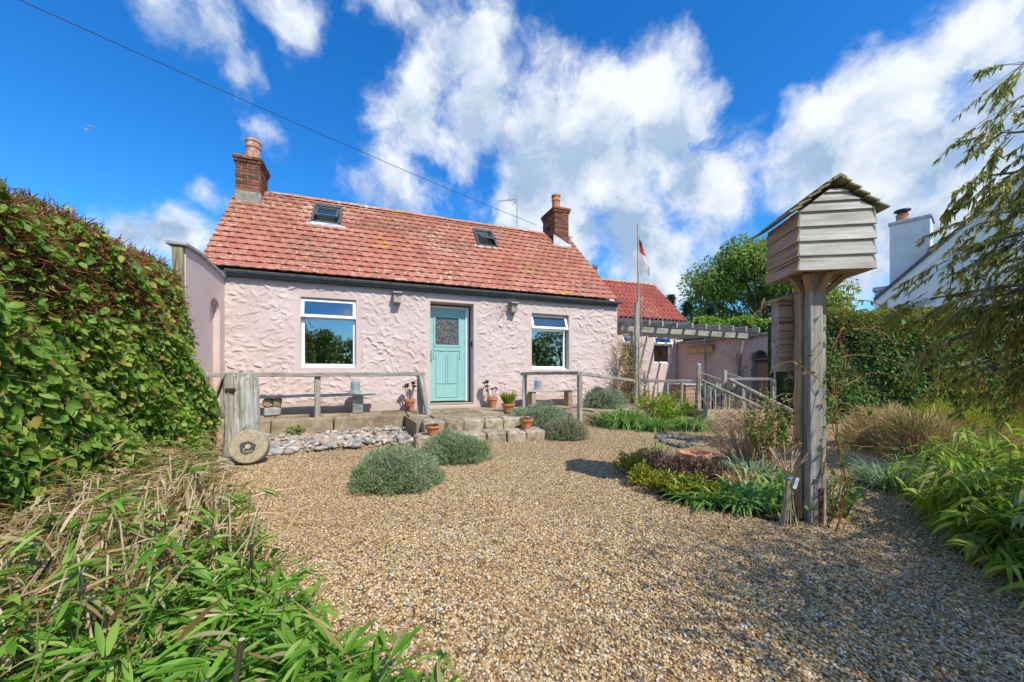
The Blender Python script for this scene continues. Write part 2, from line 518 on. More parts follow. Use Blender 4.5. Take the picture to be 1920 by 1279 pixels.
def brick_mat():
    m, nt, b = newmat('old_brick', .9, .15)
    p = wpos(nt)
    c = ramp(nt, orand(nt), [(0, (.10, .05, .035)), (.5, (.20, .075, .045)), (1, (.30, .115, .06))])
    n = noise(nt, p, 30, 5, .7)
    c = mix(nt, mth(nt, 'MULTIPLY', smooth(nt, n, .5, .68), .6), c, (.10, .075, .06))
    c = mix(nt, mth(nt, 'MULTIPLY', smooth(nt, noise(nt, p, 12, 5, .7), .6, .7), .7), c, (.50, .45, .36))
    L(nt, c, b.inputs['Base Color'])
    L(nt, bump(nt, n, .5, .008), b.inputs['Normal'])
    return m
TILE_BUTT = plain('moss_shadow_tile_butt', (.20, .10, .06), .95, .05, var=.45, scale=20)  # moss and dirt plus the shadow line under each course, put into the colour
BRICK = brick_mat()
def stone_mat(name, cols, scale=10, lich=(.45, .40, .2), la=.5):
    m, nt, b = newmat(name, .92, .15)
    v = oc(nt)
    n = noise(nt, v, scale, 7, .65)
    c = ramp(nt, mth(nt, 'MULTIPLY_ADD', orand(nt), .22, mth(nt, 'SUBTRACT', n, .11)), [(.3, cols[0]), (.5, cols[1]), (.7, cols[2])])
    c = mix(nt, mth(nt, 'MULTIPLY', smooth(nt, noise(nt, v, scale * .6, 6, .7), .56, .66), la), c, lich)
    L(nt, c, b.inputs['Base Color'])
    L(nt, bump(nt, noise(nt, v, scale * 3, 8, .7), .8, .02), b.inputs['Normal'])
    return m
STONE = stone_mat('rough_sandstone', [(.20, .155, .10), (.38, .31, .215), (.53, .46, .35)])
SLAB = stone_mat('terrace_slab', [(.17, .13, .085), (.30, .235, .155), (.42, .34, .24)], 6)
GREYSTONE = stone_mat('grey_stone', [(.20, .20, .19), (.33, .33, .32), (.46, .46, .44)], 8, (.5, .48, .4), .3)
MORTAR = stone_mat('grey_mortar', [(.17, .16, .13), (.28, .27, .23), (.42, .41, .36)], 16, (.48, .40, .10), .45)
LICHEN_CAP = stone_mat('lichen_capping', [(.25, .21, .13), (.42, .33, .10), (.56, .46, .22)], 14, (.55, .38, .04), .8)
MILL = stone_mat('millstone_grit', [(.24, .19, .12), (.37, .30, .20), (.46, .39, .29)], 22, (.38, .35, .22), .3)
POT = plain('terracotta', (.52, .20, .10), .85, .15, var=.22, scale=9, bmp=.2)
POT_OLD = stone_mat('limey_chimney_pot', [(.42, .16, .10), (.55, .38, .30), (.66, .60, .52)], 11, (.62, .58, .48), .6)

def pebble_mat():
    m, nt, b = newmat('beach_pebble', .7, .3)
    v = oc(nt)
    c = ramp(nt, mth(nt, 'FRACT', mth(nt, 'ADD', orand(nt), arand(nt))), [(0, (.42, .38, .32)), (.2, (.28, .27, .25)), (.4, (.46, .36, .25)), (.55, (.58, .55, .50)), (.7, (.18, .195, .215)), (.85, (.44, .31, .235)), (1, (.36, .34, .30))])
    c = mix(nt, mth(nt, 'MULTIPLY', smooth(nt, noise(nt, v, 25, 5, .7), .45, .7), .35), c, (.18, .16, .13))
    L(nt, c, b.inputs['Base Color'])
    return m
PEBBLE = pebble_mat()

GRAVEL_STOPS = [(0, (.17, .09, .035)), (.14, (.36, .21, .085)), (.30, (.54, .36, .155)), (.46, (.67, .51, .27)), (.58, (.29, .145, .05)), (.70, (.75, .63, .41)), (.80, (.22, .20, .17)), (.88, (.44, .28, .12)), (.95, (.80, .75, .62)), (1, (.09, .10, .11))]
def gravel_stone_mat():
    m, nt, b = newmat('gravel_stone', .75, .25)
    r = orand(nt)
    c = ramp(nt, r, GRAVEL_STOPS)
    reg = noise(nt, wpos(nt), .9, 4, .6)
    c = mix(nt, mth(nt, 'MULTIPLY', smooth(nt, reg, .42, .68), .30), c, (.30, .19, .10))
    L(nt, c, b.inputs['Base Color'])
    return m
GRAVEL_S = gravel_stone_mat()
def ground_mat():
    m, nt, b = newmat('gravel_bed', .9, .15)
    p = wpos(nt)
    vo = nd(nt, 'ShaderNodeTexVoronoi', {'Vector': p, 'Scale': 62.0})
    rv = nd(nt, 'ShaderNodeSeparateColor', {0: vo.outputs['Color']}).outputs[0]
    c = ramp(nt, rv, GRAVEL_STOPS)
    c = mix(nt, smooth(nt, vo.outputs['Distance'], .35, .75), c, (.10, .065, .035))
    reg = noise(nt, p, .9, 4, .6)
    c = mix(nt, mth(nt, 'MULTIPLY', smooth(nt, reg, .42, .68), .30), c, (.30, .19, .10))
    L(nt, c, b.inputs['Base Color'])
    L(nt, bump(nt, vo.outputs['Distance'], -.8, .012), b.inputs['Normal'])
    return m
GROUND = ground_mat()
SOIL = stone_mat('dark_soil', [(.05, .035, .022), (.10, .07, .045), (.16, .12, .08)], 18, (.16, .12, .06), .3)

def leaf_mat(name, stops, transl=.35, rough=.5, spec=.3):
    m, nt, b = newmat(name, rough, spec)
    out = nt.nodes['Material Output']
    r = arand(nt)
    c = ramp(nt, r, stops)
    n = noise(nt, wpos(nt), 2.2, 3)
    c = mix(nt, smooth(nt, n, .35, .7), c, mix(nt, 1.0, c, (.72, .80, .62), 'MULTIPLY'))
    L(nt, c, b.inputs['Base Color'])
    t = nd(nt, 'ShaderNodeBsdfTranslucent')
    L(nt, mix(nt, 1.0, c, (1.25, 1.3, .6), 'MULTIPLY'), t.inputs[0])
    mx = nd(nt, 'ShaderNodeMixShader', {0: transl})
    L(nt, b.outputs[0], mx.inputs[1]); L(nt, t.outputs[0], mx.inputs[2])
    L(nt, mx.outputs[0], out.inputs[0])
    return m
LF_HEDGE = leaf_mat('ivy_hedge_leaf', [(0, (.10, .19, .03)), (.35, (.19, .33, .05)), (.65, (.29, .43, .08)), (.85, (.44, .50, .11)), (.95, (.42, .36, .10)), (1, (.42, .16, .07))], .46)
LF_BAM = leaf_mat('bamboo_leaf', [(0, (.11, .27, .03)), (.4, (.18, .38, .045)), (.7, (.29, .48, .08)), (.90, (.40, .52, .14)), (.95, (.50, .40, .22)), (1, (.56, .46, .28))], .42)
LF_BAM_G = leaf_mat('bamboo_leaf_bright', [(0, (.18, .30, .03)), (.4, (.29, .43, .045)), (.7, (.43, .54, .08)), (.88, (.55, .58, .16)), (1, (.54, .46, .26))], .45)
LF_DRY = leaf_mat('dry_bamboo_leaf', [(0, (.20, .10, .04)), (.35, (.38, .23, .10)), (.7, (.55, .40, .22)), (1, (.66, .55, .38))], .2, .7)
LF_LAV = leaf_mat('lavender_leaf', [(0, (.17, .23, .10)), (.45, (.28, .35, .19)), (.75, (.40, .45, .31)), (.93, (.50, .53, .43)), (1, (.40, .31, .28))], .2, .7)
LF_SANT = leaf_mat('silver_leaf', [(0, (.20, .25, .17)), (.5, (.31, .37, .27)), (1, (.44, .48, .39))], .2, .7)
LF_PINKH = leaf_mat('faded_flower_spike', [(0, (.24, .17, .15)), (.5, (.38, .29, .26)), (1, (.30, .34, .24))], .2, .8)
LF_STRAP = leaf_mat('strap_leaf', [(0, (.11, .25, .05)), (.5, (.21, .38, .09)), (.85, (.33, .49, .17)), (1, (.48, .50, .22))])
LF_LIME = leaf_mat('lime_leaf', [(0, (.13, .26, .025)), (.5, (.25, .39, .04)), (.85, (.40, .48, .06)), (1, (.46, .40, .10))])
LF_EUPH = leaf_mat('yellow_green_leaf', [(0, (.16, .22, .025)), (.45, (.30, .35, .03)), (.8, (.44, .44, .05)), (1, (.38, .22, .07))])
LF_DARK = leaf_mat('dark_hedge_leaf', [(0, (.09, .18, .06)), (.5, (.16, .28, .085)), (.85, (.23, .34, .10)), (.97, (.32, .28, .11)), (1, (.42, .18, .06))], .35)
LF_TOP = leaf_mat('orange_hedge_tip', [(0, (.14, .19, .035)), (.5, (.25, .26, .05)), (.85, (.37, .24, .06)), (1, (.42, .19, .05))])  # olive to orange leaves for the hedge top
LF_TREE = leaf_mat('broad_tree_leaf', [(0, (.15, .22, .05)), (.5, (.26, .35, .075)), (.85, (.37, .44, .12)), (1, (.46, .47, .18))])
LF_CON = leaf_mat('conifer_spray', [(0, (.03, .07, .035)), (.6, (.055, .11, .05)), (1, (.09, .15, .06))], .15)
LF_WEEP = leaf_mat('overhanging_leaf', [(0, (.13, .17, .04)), (.4, (.32, .35, .08)), (.7, (.48, .44, .14)), (.87, (.48, .31, .14)), (1, (.56, .49, .29))], .58)
LF_TAN = leaf_mat('dry_tan_twig', [(0, (.38, .24, .12)), (.5, (.58, .42, .25)), (.85, (.70, .56, .38)), (1, (.52, .50, .20))], .3, .8)
LF_YEL = leaf_mat('yellow_broom', [(0, (.20, .25, .04)), (.5, (.35, .38, .06)), (1, (.50, .47, .10))])
LF_BLUEG = leaf_mat('blue_grass', [(0, (.14, .23, .12)), (.5, (.27, .36, .25)), (1, (.45, .52, .44))])
LF_ROSE = leaf_mat('rose_leaf', [(0, (.10, .20, .04)), (.5, (.19, .31, .07)), (.85, (.29, .31, .09)), (1, (.33, .14, .07))])
LF_RED = leaf_mat('red_hips', [(0, (.34, .10, .09)), (.6, (.44, .17, .14)), (1, (.62, .05, .03))], .2)
LF_PURP = leaf_mat('dusky_foliage', [(0, (.12, .07, .06)), (.5, (.22, .13, .11)), (1, (.30, .22, .15))], .2)
LF_AEON = leaf_mat('dark_rosette', [(0, (.045, .025, .03)), (.6, (.09, .04, .045)), (1, (.16, .06, .05))], .1)
LF_SUCC = leaf_mat('stone_rosette', [(0, (.33, .24, .18)), (.5, (.46, .34, .25)), (1, (.52, .45, .38))], .1)
TWIG = plain('brown_twig', (.20, .12, .075), .85, .1, var=.35)
TWIG_RED = plain('red_brown_twig', (.30, .125, .06), .8, .15, var=.35)
TWIG_TAN = plain('straw_stem', (.50, .39, .25), .85, .1, var=.3)
TWIG_GREY = plain('grey_twig', (.33, .28, .23), .85, .1, var=.3)
CANE = plain('green_cane', (.16, .20, .05), .5, .35, var=.4)
CANE_D = plain('dark_cane', (.06, .045, .03), .5, .3, var=.4)
BARK = stone_mat('bark', [(.07, .055, .04), (.15, .12, .09), (.24, .20, .16)], 14, (.25, .24, .18), .3)
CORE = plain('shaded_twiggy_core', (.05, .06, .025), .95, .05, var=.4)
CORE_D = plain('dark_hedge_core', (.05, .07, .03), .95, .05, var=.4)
# ================================================================== ground
gv = [(-400, -200, 0), (400, -200, 0), (400, 900, 0), (-400, 900, 0)]
tag(link('ground', fastmesh('ground', gv, [(0, 1, 2, 3)]), GROUND), kind='structure')

# ------------------------------------------------------------------ terrace
def rough_block(name, w, d, h, mat, parent, loc, rz=0, seed=0, amp=.012, bev=.018, sub=1):
    rr = random.Random(seed)
    bm = bmesh.new()
    bmesh.ops.create_cube(bm, size=1)
    for v in bm.verts:
        v.co = Vector((v.co.x * w, v.co.y * d, v.co.z * h + h / 2))
    bmesh.ops.bevel(bm, geom=list(bm.edges), offset=min(bev, h * .3), segments=1, affect='EDGES')
    if sub:
        le = [e for e in bm.edges if e.calc_length() > w * .5]
        bmesh.ops.subdivide_edges(bm, edges=le, cuts=2, use_grid_fill=True)
    for v in bm.verts:
        v.co += Vector((rr.uniform(-amp, amp), rr.uniform(-amp, amp), rr.uniform(-amp, amp) * .7))
    me = bpy.data.meshes.new(name)
    bm.to_mesh(me); bm.free()
    return link(name, me, mat, parent, loc, (0, 0, rz))

terr = thing('terrace', None, None, HS(0, 0, 0), HROT)
terr['kind'] = 'structure'
TP = [(-4.35, .72), (-1.1, .86), (-1.02, 2.2), (.70, 2.30), (.86, 1.60), (2.30, 1.72), (4.1, 1.75), (4.1, 1.0), (8.62, 1.0), (8.62, -2.0), (4.5, -2.0), (4.5, -.02), (-4.35, -.02)]
MB().prism([(s, -p) for s, p in TP], -.05, TERR - .035, 'z').build('terrace_base', SLAB, terr)
def in_poly(s, p, poly):
    c = False
    for i in range(len(poly)):
        (x1, y1), (x2, y2) = poly[i], poly[i - 1]
        if (y1 > p) != (y2 > p) and s < (x2 - x1) * (p - y1) / (y2 - y1) + x1: c = not c
    return c
# paving slabs over the terrace
k = 0
p = .28
while p < 2.3:
    dp = random.uniform(.36, .5)
    s = -4.3 + random.uniform(-.3, 0)
    while s < 4.1:
        ds = random.uniform(.45, .85)
        if all(in_poly(a, b, TP) for a in (s + .03, s + ds - .03) for b in (p - dp / 2 + .03, p + dp / 2 - .03)):
            rough_block('paving_slab', ds - .014, dp - .014, .05, SLAB, terr, (s + ds / 2, -p, TERR - .048 + random.uniform(-.004, .004)), 0, k, .004, .008, 0)
        k += 1
        s += ds
    p += dp
for i in range(9):                                     # boards of the side terrace under the pergola
    beam('deck_board', (4.62, 1.8 - i * .30, TERR - .015), (8.55, 1.8 - i * .30, TERR - .015), .285, .03, WOOD_WARM, terr, .002, 4, .004)
# long kerb stones along its left front edge
x = -4.3
for i, w in enumerate((.95, 1.0, 1.22)):
    rough_block('kerb_stone', w - .02, .20, .31, SLAB, terr, (x + w / 2, -(.80 + .045 * i), -.03), R(-2.4), 40 + i, .012)
    x += w
x = .9
for i, w in enumerate((.7, .75, .8, .9)):
    rough_block('kerb_stone', w - .02, .18, .30, SLAB, terr, (x + w / 2, -(1.66 + .03 * i), -.03), R(-2), 50 + i, .012)
    x += w

steps = thing('stone_steps', 'two rough sandstone block steps leading up to the terrace before the mint door', 'steps', HS(0, 0, 0), HROT)
x = -.95
for i, w in enumerate((.34, .30, .36, .33, .36)):
    rough_block('step_block', w - .015, .36, .36, STONE, steps, (x + w / 2, -2.36 - random.uniform(-.02, .02), -.03), R(random.uniform(-2, 2)), 60 + i, .014, .03)
    x += w
x = -1.12
for i, w in enumerate((.38, .32, .36, .34, .32, .36)):
    rough_block('step_block', w - .015, .42, .20, STONE, steps, (x + w / 2, -2.78 - random.uniform(-.02, .02), -.03), R(random.uniform(-2, 2)), 70 + i, .014, .03)
    x += w
MB().box(-.98, .98, -2.62, -2.5, -.02, .14).build('step_infill', STONE, steps)

# ================================================================== cottage
house = thing('cottage', 'pink textured cottage with red tiled roof, mint green door and two chimneys', 'house', HS(0, 0, 0), HROT)
SL, SR = -4.3, 4.57
OPEN = [(-3.03, -1.99, 1.20, 2.63), (-.47, .55, .36, 2.72), (2.02, 3.09, 1.19, 2.60)]
DEPTH = [.14, .36, .20]
def stucco():
    st = .0115
    xs = np.arange(SL, SR + st / 2, st); zs = np.arange(.16, 3.03, st)
    Hh = np.zeros((len(zs), len(xs)))
    rng = np.random.default_rng(3)
    for i in range(2300):
        x0, z0 = rng.uniform(SL, SR), rng.uniform(.3, 2.95)
        ln = rng.uniform(.09, .26)
        mean = -.15 + .5 * math.sin(x0 * 1.3) + (.5 if x0 > 0 else 0)
        an = rng.normal(mean, .75)
        cv = rng.normal(0, 2.6)
        amp = rng.uniform(.007, .024) * (.55 + .6 * abs(math.sin(x0 * .9 + z0 * 1.7)))
        r = ln * .75
        i0, i1 = np.searchsorted(xs, [x0 - r, x0 + r]); j0, j1 = np.searchsorted(zs, [z0 - r, z0 + r])
        if i1 - i0 < 2 or j1 - j0 < 2: continue
        X, Z = np.meshgrid(xs[i0:i1] - x0, zs[j0:j1] - z0)
        a = X * math.cos(an) + Z * math.sin(an); b = -X * math.sin(an) + Z * math.cos(an)
        d = b - cv * a * a
        along = np.clip(1 - (np.abs(a) / (ln / 2)) ** 3, 0, 1)
        h = amp * along * np.where(d > 0, np.exp(-(d / .050) ** 2), np.exp(-(d / .013) ** 2))
        sub = Hh[j0:j1, i0:i1]
        Hh[j0:j1, i0:i1] = np.maximum(sub * .75, h) if rng.random() < .35 else np.maximum(sub, h)
    X, Z = np.meshgrid(xs, zs)
    m = np.ones_like(Hh)
    for (a, b, c, d) in OPEN:                             # smooth bands round the openings
        dist = np.maximum(np.maximum(a - X, X - b), np.maximum(c - Z, Z - d))
        m *= np.clip((dist - .06) / .07, 0, 1)
    m *= np.clip((2.90 - Z) / .06, 0, 1) * np.clip((Z - .42) / .1, .0, 1)
    Hh = Hh * m
    n = np.sin(X * 2.1 + 1) * np.sin(Z * 1.7) * .006 + np.sin(X * 5.3) * np.sin(Z * 4.1 + 2) * .002
    V = np.stack([X, -(Hh * 1.25 + n * .5), Z], -1).reshape(-1, 3)
    nx = len(xs)
    jj, ii = np.meshgrid(np.arange(len(zs) - 1), np.arange(nx - 1), indexing='ij')
    cxs = (X[:-1, :-1] + X[1:, 1:]) / 2; czs = (Z[:-1, :-1] + Z[1:, 1:]) / 2
    keep = np.ones_like(cxs, bool)
    for (a, b, c, d) in OPEN:
        keep &= ~((cxs > a) & (cxs < b) & (czs > c) & (czs < d))
    i0 = (jj * nx + ii)[keep]
    Q = np.stack([i0, i0 + 1, i0 + nx + 1, i0 + nx], 1)
    return fastmesh('front_wall', V, Q, smoothf=True)
link('front_wall', stucco(), PINK, house)
for (a, b, c, d), dep in zip(OPEN, DEPTH):                # reveals
    m = MB()
    e = .012; y0 = -.004
    m.box(a - .10, a + e, y0 + .006, dep + .1, c - .02, d + .02); m.box(b - e, b + .10, y0 + .006, dep + .1, c - .02, d + .02)
    m.box(a + e, b - e, y0 + .006, dep + .1, d - e, d + .1); m.box(a + e, b - e, y0 + .004, dep + .1, c - .12, c + e)
    m.build('reveal', REVEAL, house, bevel=.008)
# other walls, floor and ceiling make a real dim room behind the glass
RZ, RP, EZ, EP = 5.43, -2.02, 3.05, .15
BACKP = -4.19
SLOPE = (RZ - EZ) / (EP - RP)
def gable(s0, s1, s_top0, s_top1):
    m = MB()
    pr = [(0.0, -.1), (0.0, 2.98), (2.02, 5.33), (4.04, 2.98), (4.04, -.1)]
    v = [(s0 + (s_top0 - s0) * max(0, (z - 2.98) / 2.35), y, z) for y, z in pr] + [(s1 + (s_top1 - s1) * max(0, (z - 2.98) / 2.35), y, z) for y, z in pr]
    n = 5
    return m.add(v, [tuple(range(n)), tuple(range(2 * n - 1, n - 1, -1))] + [(i, i + n, (i + 1) % n + n, (i + 1) % n) for i in range(n)])
gable(-4.45, -4.29, -4.45, -4.29).build('gable_wall', PINK2, house)
gable(4.30, 4.575, 4.02, 4.29).build('gable_wall', PINK2, house)
MB().box(-4.45, 4.5, 4.04, 4.2, -.1, 2.98).build('back_wall', PINK2, house)
MB().box(-4.29, 4.30, .42, 4.04, .2, .34).build('floor', DARKIN, house)
MB().box(-4.29, 4.30, .05, 4.04, 2.85, 2.90).build('ceiling', PLASTER_IN, house)
for x in (-1.3, 1.3):
    MB().box(x - .05, x + .05, .42, 4.04, .34, 2.85).build('partition', PLASTER_IN, house)
m = MB()                                                   # inner leaf of the front wall, round the openings
edges = [-4.29] + [v for o in OPEN for v in (o[0] - .1, o[1] + .1)] + [4.30]
for a, b in zip(edges[0::2], edges[1::2]): m.box(a, b, .09, .42, .0, 2.86)
for (a, b, c, d) in OPEN:
    m.box(a - .1, b + .1, .12, .42, d + .1, 2.86); m.box(a - .1, b + .1, .12, .42, 0, c - .12)
m.build('inner_wall', PLASTER_IN, house)
MB().box(-.5, .6, -.06, .36, .16, .372).build('door_plinth', PINK2, house, bevel=.02)
MB().box(-.46, .54, -.02, .34, .374, .41).build('threshold', SLAB, house, bevel=.008)

# ------------------------------------------------------------------ roof
roof = link('roof', MB().prism([(-EP + .03, EZ - .07), (2.02, RZ - .09), (4.04 + .13, EZ - .07), (4.04 + .13, EZ - .14), (2.02, RZ - .16), (-EP + .03, EZ - .14)], -4.57, 4.16, 'x').mesh('roof'), FASCIA, house)
SLN = math.hypot(EP - RP, RZ - EZ)
ROWS, TW = 16, .211
GAUGE = SLN / ROWS
upv = Vector((0, EP - RP, RZ - EZ)).normalized()          # up the front slope in house coordinates (y = -p)
nrm = Vector((1, 0, 0)).cross(upv)
def tile_profile(n=9):
    xs = np.linspace(0, 1, n)
    z = -.003 * np.sin(np.pi * np.clip(xs / .72, 0, 1)) + .0095 * np.sin(np.pi * np.clip((xs - .66) / .34, 0, 1)) ** 1.2
    return xs, z
def tile_mesh():
    xs, z = tile_profile()
    n = len(xs)
    w, ln, th = TW * 1.02, GAUGE * 1.16, .022
    V = []
    for y in (0, ln):
        for x, h in zip(xs, z): V.append((x * w, y, h + th))
    for x, h in zip(xs, z): V.append((x * w, 0, h - .002))
    Fq = [(i, i + 1, n + i + 1, n + i) for i in range(n - 1)] + [(2 * n + i, 2 * n + i + 1, i + 1, i) for i in range(n - 1)]
    Fq += [(n - 1, 2 * n + n - 1, 3 * n, 3 * n)] if False else []
    me = fastmesh('roof_tile', V, Fq, np.zeros(len(V)), smoothf=True)
    try: me.set_sharp_from_angle(angle=R(50))
    except Exception: pass
    return me, np.array(V), np.array(Fq)
tme, TV, TF = tile_mesh()
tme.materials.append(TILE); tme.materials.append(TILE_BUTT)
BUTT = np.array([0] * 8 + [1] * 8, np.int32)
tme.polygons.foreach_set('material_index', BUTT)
SKY = [(-2.99, -2.36, -1.245, -1.81), (.97, 1.54, -1.165, -1.74)]     # roof windows: s0, s1, p low, p high
CHIM = [(-4.56, -4.07, -1.60), (3.50, 3.99, -1.60)]
tiles = []
B3 = Matrix((Vector((1, 0, 0)), upv, nrm)).transposed()
for r in range(ROWS):
    t0 = r * GAUGE
    off = 0 if r % 2 == 0 else -TW / 2
    s = -4.62 + off
    sr = 4.46 - .26 * r / ROWS
    while s < sr - .03:
        a, b = max(s, -4.62), min(s + TW, sr)
        sx = (b - a) / TW
        pm = EP - (t0 + GAUGE * .5) / SLN * (EP - RP)
        cs = (a + b) / 2
        hid = any(s0 - .01 < cs < s1 + .01 and p1 < pm < p0 - .02 for s0, s1, p0, p1 in SKY) or any(s0 - .02 < cs < s1 + .02 and pm < pf - .03 for s0, s1, pf in CHIM)
        if hid: pass
        for s0_, s1_, p0_, p1_ in SKY + [(c0, c1, pf, -9) for c0, c1, pf in CHIM]:   # tiles are cut round roof windows and stacks
            if p1_ < pm < p0_ - .02 and a < s1_ and b > s0_:
                if a < s0_ < b: b = s0_ - .004
                elif a < s1_ < b: a = s1_ + .004
                else: b = a
                hid = False
        sx = (b - a) / TW
        if not hid and sx > .06:
            loc = Vector((a, -EP, EZ)) + upv * t0 + nrm * .004
            tilt = Matrix.Rotation(-math.atan2(.024, GAUGE) + random.uniform(-.012, .012), 3, 'X') @ Matrix.Rotation(random.uniform(-.008, .008), 3, 'Z')
            M3 = B3 @ tilt
            loc = loc + nrm * .020 + Vector((random.uniform(-.004, .004), 0, random.uniform(-.003, .003)))
            wl = HS(cs, pm, loc.z)
            tiles.append(((wl - cam.location).length, loc, M3, sx))
        s += TW
tiles.sort(key=lambda q: q[0])
for d, loc, M3, sx in tiles[:300]:
    o = link('roof_tile', tme, None, roof)
    o.matrix_basis = Matrix.LocRotScale(loc, M3.to_quaternion(), Vector((sx, 1, 1)))
VV, FF, RR = [], [], []
for d, loc, M3, sx in tiles[300:]:
    A = np.array(M3)
    FF.append(TF + len(VV) * len(TV))
    VV.append((TV * np.array([sx, 1, 1])) @ A.T + np.array(loc))
    RR.append(np.full(len(TV), random.random()))
o = link('roof_tiles', fastmesh('roof_tiles', np.concatenate(VV), np.concatenate(FF), np.concatenate(RR), True), TILE, roof)
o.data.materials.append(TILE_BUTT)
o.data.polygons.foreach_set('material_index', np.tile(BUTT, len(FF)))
o['kind'] = 'stuff'
# back slope, seen from nowhere here, as plain tiling; ridge tiles
MB().prism([(2.02, RZ + .0), (4.04 + .18, EZ), (4.04 + .18, EZ - .03), (2.02, RZ - .04)], -4.62, 4.2, 'x').build('back_slope', TILE, roof)
rm = MB()
arc = [(math.cos(R(a)) * .12, math.sin(R(a)) * .085) for a in range(0, 181, 20)]
rm.prism(arc + [(x * .86, z * .82) for x, z in reversed(arc)], 0, .345, 'x')
rme = rm.mesh('ridge_tile', True)
rme.materials.append(RIDGE)
s = -4.62
while s < 4.05:
    if not any(s0 - .25 < s < s1 - .1 for s0, s1, pf in CHIM):
        o = link('ridge_tile', rme, None, roof, (s, 2.02, RZ - .035 + random.uniform(-.006, .006)), (0, R(random.uniform(-.8, .8)), R(random.uniform(-1, 1))))
    s += .33
# white mortar and timber verge
MB().tube([(-4.60, -EP, EZ - .01), (-4.60, 2.0, RZ - .03)], .018, 5).build('verge_mortar', MORTAR, roof)
MB().tube([(4.43, -EP, EZ - .01), (4.17, 2.0, RZ - .03)], .018, 5).build('verge_mortar', MORTAR, roof)

# fascia and gutter
MB().box(-4.28, 4.55, -.075, -.045, 2.90, 3.03).build('fascia', FASCIA, house, bevel=.005)
MB().box(-4.28, 4.50, -.045, .01, 2.955, 2.975).build('soffit', FASCIA, house)
g = MB()
arc = [(-.14 + math.cos(R(a)) * .055, 3.015 + math.sin(R(a)) * .055) for a in range(180, 361, 18)]
g.prism(arc + [(-.14 + (x + .14) * .9, 3.015 + (z - 3.015) * .9) for x, z in reversed(arc)], -4.22, 4.60, 'x')
gut = g.build('gutter', GUTTER, house, smoothf=True)
for i, s in enumerate(np.arange(-3.9, 4.6, .85)):
    m = MB()
    m.prism([(-.14 + math.cos(R(a)) * .062, 3.015 + math.sin(R(a)) * .062) for a in range(180, 361, 30)], s, s + .035, 'x')
    m.build('gutter_bracket', FASCIA, gut)

# ------------------------------------------------------------------ roof windows
for k, (s0, s1, p0, p1) in enumerate(SKY):
    zf = lambda p: EZ + (EP - p) * SLOPE
    base = Vector((s0, -p0, zf(p0)))
    ln = math.hypot(p0 - p1, (p0 - p1) * SLOPE); w = s1 - s0
    rw = bpy.data.objects.new('roof_window', None); COL.objects.link(rw); rw.parent = house
    rw.matrix_basis = Matrix.LocRotScale(base, B3.to_quaternion(), None)
    rw.empty_display_size = .1
    f = MB()
    f.box(0, .06, 0, ln, -.02, .085); f.box(w - .06, w, 0, ln, -.02, .085); f.box(.06, w - .06, ln - .09, ln, -.02, .09); f.box(.06, w - .06, 0, .06, -.02, .05)
    f.build('frame', SKYL, rw, bevel=.006)
    # sash pivots at mid height, bottom swung out
    piv = bpy.data.objects.new('sash', None); COL.objects.link(piv); piv.parent = rw
    piv.location = (0, ln * .62, .05); piv.rotation_euler = (R(-13 if k == 0 else -20), 0, 0); piv.empty_display_size = .1
    sh = MB(); a, b = .07, w - .07; lo, hi = -ln * .56, ln * .30
    sh.box(a, a + .045, lo, hi, 0, .05); sh.box(b - .045, b, lo, hi, 0, .05); sh.box(a + .045, b - .045, hi - .05, hi, 0, .05); sh.box(a + .045, b - .045, lo, lo + .06, 0, .05)
    sh.build('sash_frame', SKYL, piv, bevel=.005)
    MB().box(a + .045, b - .045, lo + .06, hi - .05, .015, .022).build('pane', GLASS, piv)
    MB().box(.06, w - .06, .06, ln - .09, -.30, -.28).build('shaft_back', DARKIN, rw)
    MB().box(-.10, w + .10, -.13, .02, .012, .035).build('flashing', LEAD, rw, bevel=.006)

